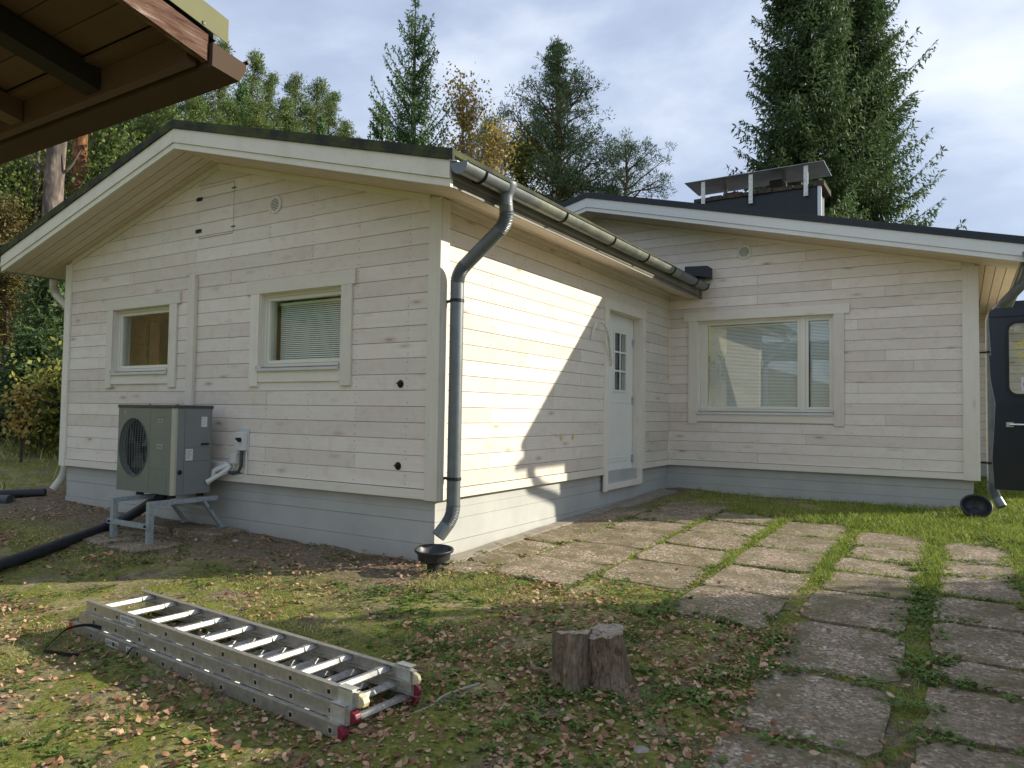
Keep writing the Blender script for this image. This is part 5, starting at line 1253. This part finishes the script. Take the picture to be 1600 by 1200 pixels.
# two big pine trunks by the eave
def bare_trunk(u, vtop, vb, d, r, mat, label, twigs, seed):
    P = at(u, vtop, d); b = ghf(P.x, P.y); rt = root('pine_tree', (P.x, P.y, b), label, 'tree')
    rs = random.Random(seed); H = P.z-b+9
    pts = [(P.x+.06*sin(k*1.1+seed), P.y+.05*cos(k), b-.5+H*k/10) for k in range(11)]
    part('trunk', MB().tube(snake(pts, 3), [r*(1.15-.45*k/30) for k in range(31)], 16), mat, rt, smooth=True)
    for (h, a, l_, up) in twigs:
        d_ = R_*cos(a)-F*sin(a)*.4; p0 = Vector((P.x, P.y, P.z+h)); m_ = MB()
        m_.tube(snake([p0, p0+d_*l_*.5+Vector((0, 0, up*.25)), p0+d_*l_+Vector((0, 0, up))], 4), [.05, .045, .04, .035, .03, .025, .02, .015, .01], 6); part('dead_branch', m_, 'bark_mix', rt, smooth=True)
    cr_, t_, b_, n = pm[1]
    for me, nm in ((cr_, 'crown'), (b_, 'branches')):
        c = bpy.data.objects.new(nm, me); COL.objects.link(c); c.parent = rt; c.location = (0, 0, H-9.5)
bare_trunk(90, 280, 330, 15.5, .19, 'bark_mix', 'thick grey pine trunk with dead stubs rising behind the left eave', [(.1, pi*.97, .75, .45), (.1, .1, .5, .55), (-.1, pi, .5, .6)], 1)
bare_trunk(124, 270, 295, 18.0, .165, 'bark_pine', 'orange barked pine trunk just right of the thick grey trunk', [(.2, pi, .3, .2)], 4)
for i, (u, d, r) in enumerate(((50, 17, .05), (160, 22, .06), (200, 24, .06), (12, 19, .045), (140, 26, .07))):
    P = at(u, 300, d); b = ghf(P.x, P.y)
    t_ = MB().tube([(0, 0, -.5), (.1, .05, 3), (.05, .1, 7)], [r, r*.8, r*.4], 8); o = part('slim_tree', t_, 'bark_mix'); o.location = (P.x, P.y, b)
    tag(o, 'slim bare grey trunk standing in the undergrowth of the slope', 'tree', 'slim bare trunks on the slope')
# dark spruce bush beside the left end of the house
sb = spruce_mesh('spruce_bush', 2.6, 1.0, 24, 7, 91, 'spruce', twig=.32, leaf=(.13, .04), droop=.3, tipup=.3, taper=.75)
for i, (u, v, d, s, lb) in enumerate(((84, 430, 13.5, 1.25, 'dark spruce sapling close behind the left corner of the house'), (58, 520, 12.6, .8, 'low dark spruce bush left of the sapling'))):
    P = at(u, v, d); b = ghf(P.x, P.y); plant('spruce_sapling', sb, (P.x, P.y, b), lb, sc=(1.1, 1.1, max(.5, (P.z-b)/2.6)), rz=i)
P = at(62, 600, 11.8); b = ghf(P.x, P.y)
plant('broadleaf_shrub', leafy_mesh('dark_shrub', 1.0, .9, 77, 'greenleaf', nl=50, per=16, leaf=(.09, .06), c0=.05, spread=.3), (P.x+.3, P.y+.4, b), 'dark green leafy shrub by the left corner of the house', 'shrub')
P = at(35, 640, 11.0); b = ghf(P.x, P.y)
plant('yellow_shrub', leafy_mesh('yellow_shrub', 1.05, .28, 78, 'birchleaf', nl=16, per=5, leaf=(.075, .06), c0=.3, spread=.14), (P.x, P.y, b), 'spindly shrub with bright yellow leaves at the left edge', 'shrub')
# shrub trees beyond the right edge that shade the foreground
# trees behind the viewer, seen only in the window panes
for i, (x_, y_, k) in enumerate(((-19, -24, 0), (-13, -27, 1), (-23, -19, 1), (-8, -29, 0), (-27, -22, 0), (-16, -31, 1), (-1, -31, 0), (6, -32, 1))):
    plant('spruce_tree', sm[k], (x_, y_, ghf(x_, y_)), 'spruce of the row behind the viewer, mirrored in the window panes', rz=i*1.3, sc=.95+.1*(i % 3), group='spruces mirrored in the panes')
rm = leafy_mesh('shade_leafy', 3.9, 1.0, 83, 'greenleaf', nl=90, per=26, leaf=(.12, .09), c0=.35, spread=.34, tw=.8)  # unseen leafy trees added for the bumpy shade edge in the foreground
plant('shade_tree', rm, (9.3, 5.2, -.45), 'small unseen leafy tree beyond the van, shading the foreground', 'tree'); plant('shade_tree', rm, (7.9, 4.3, -.5), 'smaller unseen leafy tree beside the van, shading the foreground', 'tree', rz=2, sc=(.72, .72, .85))
# grass-like leaves of a plant sticking up behind the near rake
# ------------------------------------------------------------ grass, leaves, weeds
MT['grass'] = leafmat('grass_blades', (.09, .15, .02), (.20, .29, .04), (.38, .42, .09), trans=.35, big=1.2)
MT['grass_dry'] = leafmat('short_dry_grass', (.15, .19, .04), (.34, .36, .09), (.60, .55, .24), trans=.3, big=1.5)
MT['deadleaf'] = leafmat('fallen_leaves', (.19, .092, .052), (.44, .245, .135), (.68, .49, .31), rough=.7, trans=.12, big=2.2, tint=(.26, .15, .08))
MT['weed'] = leafmat('broad_weed_leaves', (.06, .11, .025), (.12, .20, .045), (.22, .30, .08), trans=.3, big=1.4)
rs = np.random.RandomState(3)
def in_slab(x, y, grow=1.):
    m = np.zeros(len(x), bool); q = np.clip((np.asarray(x)-.8)*.5, .2, 1.0)*grow
    n1_ = vnoise(x, y, 9, 77)**1.5*q; n2_ = vnoise(x, y, 8, 79)**1.5*q
    for (a, b, c, d) in SLAB: m |= (x > a+.10*n1_) & (x < b-.11*n2_) & (y > c+.09*n2_) & (y < d-.08*n1_)
    return m
def in_house(x, y):
    return ((x > HX+.03) & (x < .0) & (y > .02)) | ((x > -.1) & (x < 3.6) & (y > HY+.02)) | ((x > 0) & (x < .10) & (y > 0) & (y < 5.2))
def pts_in(n, x0, x1, y0, y1): return rs.uniform(x0, x1, n), rs.uniform(y0, y1, n)
def vis(x, y):
    z = gh(x, y); d = np.stack([x-CAM.x, y-CAM.y, z-CAM.z], -1); wv = d@np.array(F); a = d@np.array(R_)/wv; b = d@np.array(U_)/wv
    return (wv > .3) & (abs(a) < .78) & (b < .6) & (b > -.62)
def blades(x, y, h, wd, lean, mat, name, label, cat):
    n = len(x); z = gh(x, y)+np.where((x > .1) & (y > -.1) & (y < 4), .0, 0); a = rs.rand(n)*2*pi; la = rs.rand(n)*2*pi; l_ = lean*(.3+rs.rand(n))
    b = np.stack([x, y, z-.012], -1); s = np.stack([np.cos(a), np.sin(a), 0*a], -1)*wd[:, None]/2
    t = np.stack([np.cos(la)*l_*h, np.sin(la)*l_*h, h], -1); m = b+t*.55; m[:, 2] += h*.1; tip = b+t; tip[:, 2] -= h*l_*.25
    V = np.stack([b-s, b+s, m+s*.7, tip, m-s*.7], 1).reshape(-1, 3); i = np.arange(n)[:, None]*5
    Fq = np.concatenate([i+np.array([[0, 1, 2, 4]]), i+np.array([[4, 2, 3, 3]])], 0)
    V4 = V; tri = np.concatenate([i+np.array([[0, 1, 2]]), i+np.array([[0, 2, 4]]), i+np.array([[4, 2, 3]])], 0)
    o = ob(name, npmesh(name, V4, tri, MT[mat]), None); o['kind'] = 'stuff'; tag(o, label, cat); return o
# lush grass: joints of the paving, strip under the far wall, right edge
x, y = pts_in(800000, .15, 7.5, -2.6, 12)
near = vnoise(x, y, 1.3, 5); fine = vnoise(x, y, 7, 6)
colline = np.zeros(len(x))
for c, wdt in ((.48, .02), (1.175, .05), (1.875, .065), (2.575, .085), (3.265, .10), (3.88, .12), (4.56, .12)): colline = np.maximum(colline, np.exp(-((x-c)/wdt)**2))
dens = .34+.3*sstep(.8, 1.6, y)*sstep(1.6, 2.2, x)+.75*colline*np.clip((x-.4)*.9, 0, 1)
dens = np.where(y < 1., dens*.55, dens); dens = np.where((y > 3.55) & (x > 1.2), .16+.8*np.clip((x-1.9)*.6, 0, 1), dens)
dens = np.where((y > 4.3) & (x < 3.3), dens*.45, dens); dens = np.where((x < 1.2) & (y > 3.2), .06, dens); dens = np.where(y < .45, dens*.55, dens); dens = np.where(x > 4.6, .8, dens)
edge = (x < 1.15) & (y < .62-.78*(x+.12)); dens = np.where(edge, 0, dens)
keep = (rs.rand(len(x)) < dens*(.25+1.1*fine)*np.clip(.5+near, 0, 1.2)) & ~in_slab(x, y) & ~in_house(x, y) & vis(x, y)
x, y = x[keep], y[keep]; dist = np.hypot(x-CAM.x, y-CAM.y)
hgt = (.020+.042*rs.rand(len(x)))*(1+.5*vnoise(x, y, 3, 8))*np.where((y > 3.4) & (x > 2), 1.35, 1.)
hgt = hgt*np.where(y < 1.1, .62, 1.)*np.where(y < 3.4, .85, 1.)
blades(x, y, hgt, .0032+.0009*dist*rs.rand(len(x)), 1.0, 'grass', 'grass', 'bright green grass growing between the paving slabs and under the far wall', 'grass')
# short worn lawn
x, y = pts_in(900000, -9, 4.2, -5, 1.5)
nn = vnoise(x, y, 1.7, 11)*.6+vnoise(x, y, 5.3, 12)*.4; bare = (y > -.75-.25*vnoise(x, y, 2, 13)) & (x < .2)
d0 = np.clip((nn-.34)*4.5, 0, 1); d0 = np.where(bare, d0*.06, d0); d0 = np.where((x > 1.1) & (y < -.2), d0*.45, d0); d0 = np.where((x > .18) & (x < 1.3) & (y > -.55) & (y < .62-.75*(x+.12)), .95*(.3+nn), d0)
keep = (rs.rand(len(x)) < d0) & ~in_slab(x, y) & ~in_house(x, y) & vis(x, y) & ~((x > 2.6)) & ~((x > .1) & (y > .5-.8*x+.2))
x, y = x[keep], y[keep]; dist = np.hypot(x-CAM.x, y-CAM.y)
blades(x, y, (.008+.020*rs.rand(len(x))**1.5)*(.8+.5*vnoise(x, y, 2, 3))*np.where((x > .15) & (y > -.6) & (x < 1.3), 1.8, 1), .0022+.0007*dist*rs.rand(len(x)), 1.6, 'grass_dry', 'grass', 'short worn yellowish grass of the lawn around the ladder', 'grass')
# tall dry grass at the foot of the slope
x, y = pts_in(30000, -16, -6.2, -3, 7); nn = vnoise(x, y, .8, 21); dd = np.hypot(x-CAM.x, y-CAM.y)
keep = (rs.rand(len(x)) < np.clip((nn-.3)*2.2, 0, .9)*np.clip((-x-7.0)/2.5, .08, 1)) & vis(x, y); x, y = x[keep], y[keep]
blades(x, y, .05+.22*rs.rand(len(x))**2.2, .012+.012*rs.rand(len(x)), .7, 'grass_dry', 'grass', 'tall dry yellow grass at the foot of the wooded slope', 'grass')
# fallen leaves: a few hundred nearest as pieces of their own, the rest joined
def leaf_shape(seed):
    r = np.random.RandomState(seed); L_ = 1.; n = 9; pts = []
    out = [(0, -.5), (.26, -.28), (.34, .0), (.22, .28), (0, .55), (-.22, .28), (-.34, 0), (-.26, -.28)]
    cup = r.uniform(-.6, .9); tw = r.uniform(-.8, .8)
    V = [(0, -.05, .04)]+[(px, py, cup*(px*px+py*py)*1.4+tw*px*py+r.uniform(-.04, .04)) for px, py in out]
    return np.array(V), [(0, i, i % 8+1) for i in range(1, 9)]
shapes = [leaf_shape(s) for s in range(6)]
def leaf_density(x, y):
    nn = vnoise(x, y, 1.1, 31)*.4+vnoise(x, y, 3.1, 32)*.3+vnoise(x, y, 8.5, 33)*.3
    d = np.clip((nn-.40)*3., .02, 1)
    d = np.where((x > .9) & (x < 2.75) & (y < -.1+.2*x) & (y > -4), np.clip(d*1.7+.12, 0, 1), d)
    d = np.where((y > -.9) & (x < .2), d*.5, d); d = np.where(in_slab(x, y), .03+d*.10, d); d = np.where((x > .2) & (y > .9), d*.2, d); d = np.where(x > 2.7, d*.45, d)
    d = np.where((x > .3) & (y > .9-.8*x) & (y > -.1) , d*.25, d)
    return d
x, y = pts_in(130000, -6.5, 4.3, -4.6, 3); keep = (rs.rand(len(x)) < leaf_density(x, y)*.85) & vis(x, y) & ~in_house(x, y); x, y = x[keep], y[keep]
dist = np.hypot(x-CAM.x, y-CAM.y); order = np.argsort(dist); x, y, dist = x[order], y[order], dist[order]
NBIG = 280; z = gh(x, y)
slabz = in_slab(x, y, 0)*.022
def rotm(n):
    a = rs.rand(n)*2*pi; tx = rs.normal(size=n)*.35; ty = rs.normal(size=n)*.35
    ca, sa = np.cos(a), np.sin(a); M_ = np.zeros((n, 3, 3))
    Rz = np.zeros((n, 3, 3)); Rz[:, 0, 0] = ca; Rz[:, 0, 1] = -sa; Rz[:, 1, 0] = sa; Rz[:, 1, 1] = ca; Rz[:, 2, 2] = 1
    Rx = np.zeros((n, 3, 3)); Rx[:, 0, 0] = 1; Rx[:, 1, 1] = np.cos(tx); Rx[:, 1, 2] = -np.sin(tx); Rx[:, 2, 1] = np.sin(tx); Rx[:, 2, 2] = np.cos(tx)
    Ry = np.zeros((n, 3, 3)); Ry[:, 1, 1] = 1; Ry[:, 0, 0] = np.cos(ty); Ry[:, 0, 2] = np.sin(ty); Ry[:, 2, 0] = -np.sin(ty); Ry[:, 2, 2] = np.cos(ty)
    return Rz@Rx@Ry
size = .014+.030*rs.rand(len(x))**1.6; RM = rotm(len(x)); which = rs.randint(0, 6, len(x)); zz = z+.008+slabz+rs.rand(len(x))*.012
lm = [npmesh('fallen_leaf', s[0], np.array(s[1]), MT['deadleaf']) for s in shapes]
for i in range(NBIG):
    o = bpy.data.objects.new('fallen_leaf', lm[which[i]]); COL.objects.link(o); o.parent = GROUND
    M4 = Matrix([list(map(float, r)) for r in RM[i]*size[i]*1.05]).to_4x4(); M4.translation = (float(x[i]), float(y[i]), float(zz[i])); o.matrix_local = M4
VV = []; FF = []; base = 0
for k in range(6):
    idx = np.where((which == k) & (np.arange(len(x)) >= NBIG))[0]; S0 = shapes[k][0]; n = len(idx)
    V = np.einsum('nij,vj->nvi', RM[idx]*size[idx][:, None, None], S0)+np.stack([x[idx], y[idx], zz[idx]], -1)[:, None]
    VV.append(V.reshape(-1, 3)); FF.append((np.array(shapes[k][1])[None]+np.arange(n)[:, None, None]*9).reshape(-1, 3)+base); base += n*9
o = ob('fallen_leaves', npmesh('fallen_leaves', np.concatenate(VV), np.concatenate(FF), MT['deadleaf']), None); o['kind'] = 'stuff'
tag(o, 'brown fallen leaves scattered over the lawn and around the stump', 'leaves')
# rosettes of broad weeds
x, y = pts_in(26000, -3, 4.2, -3.6, 3.8); d = vnoise(x, y, 2.1, 41)*.6+vnoise(x, y, 6, 42)*.4
bias = np.where((x > 1.0) & (y < 0), .5, np.where((x > .0) & (x < 1.0) & (y < -.1) & (y > -1.3), .55, .12)); bias = np.where((x > .4) & (y > .3), .5, bias)
bias = np.where((x > 1.8) & (y < 1.1), .85, bias); bias = np.where((x < 1.2) & (y > 0) & (x > .1) & (y < .62-.78*(x+.12)), .5, bias)
keep = (rs.rand(len(x)) < np.clip((d-.42)*3, 0, 1)*bias) & ~in_slab(x, y) & ~in_house(x, y) & vis(x, y); x, y = x[keep], y[keep]
PP = []; DD = []; 
for a, b in zip(x, y):
    z0 = ghf(a, b); m = rs.randint(5, 12)
    for k in range(m):
        t = rs.rand()*2*pi; q = rs.uniform(0, .035); PP.append((a+q*cos(t), b+q*sin(t), z0+.002+rs.rand()*.015)); DD.append((cos(t), sin(t), .25+.5*rs.rand()))
PP = np.array(PP); DD = np.array(DD, float); n = len(PP); Lw = .018+.028*rs.rand(n)
D1 = DD/np.linalg.norm(DD, axis=1, keepdims=True); sd = np.cross(D1, np.array([0, 0, 1.])); sd /= np.linalg.norm(sd, axis=1, keepdims=True)+1e-9
tip = PP+D1*Lw[:, None]; tip[:, 2] -= Lw*.25; md = PP+D1*Lw[:, None]*.55; md[:, 2] += Lw*.08
V = np.stack([PP, md+sd*Lw[:, None]*.30, tip, md-sd*Lw[:, None]*.30], 1).reshape(-1, 3)
o = ob('weeds', npmesh('weeds', V, np.arange(4*n).reshape(-1, 4), MT['weed']), None); o['kind'] = 'stuff'; tag(o, 'low broad leaved weeds among the leaves and along the slab edges', 'weeds')
print('CR', {m.name: len(m.polygons) for m in bpy.data.meshes if len(m.polygons) > 8000}); print('boards', NB[0], 'leaves', len(which), 'tris approx')
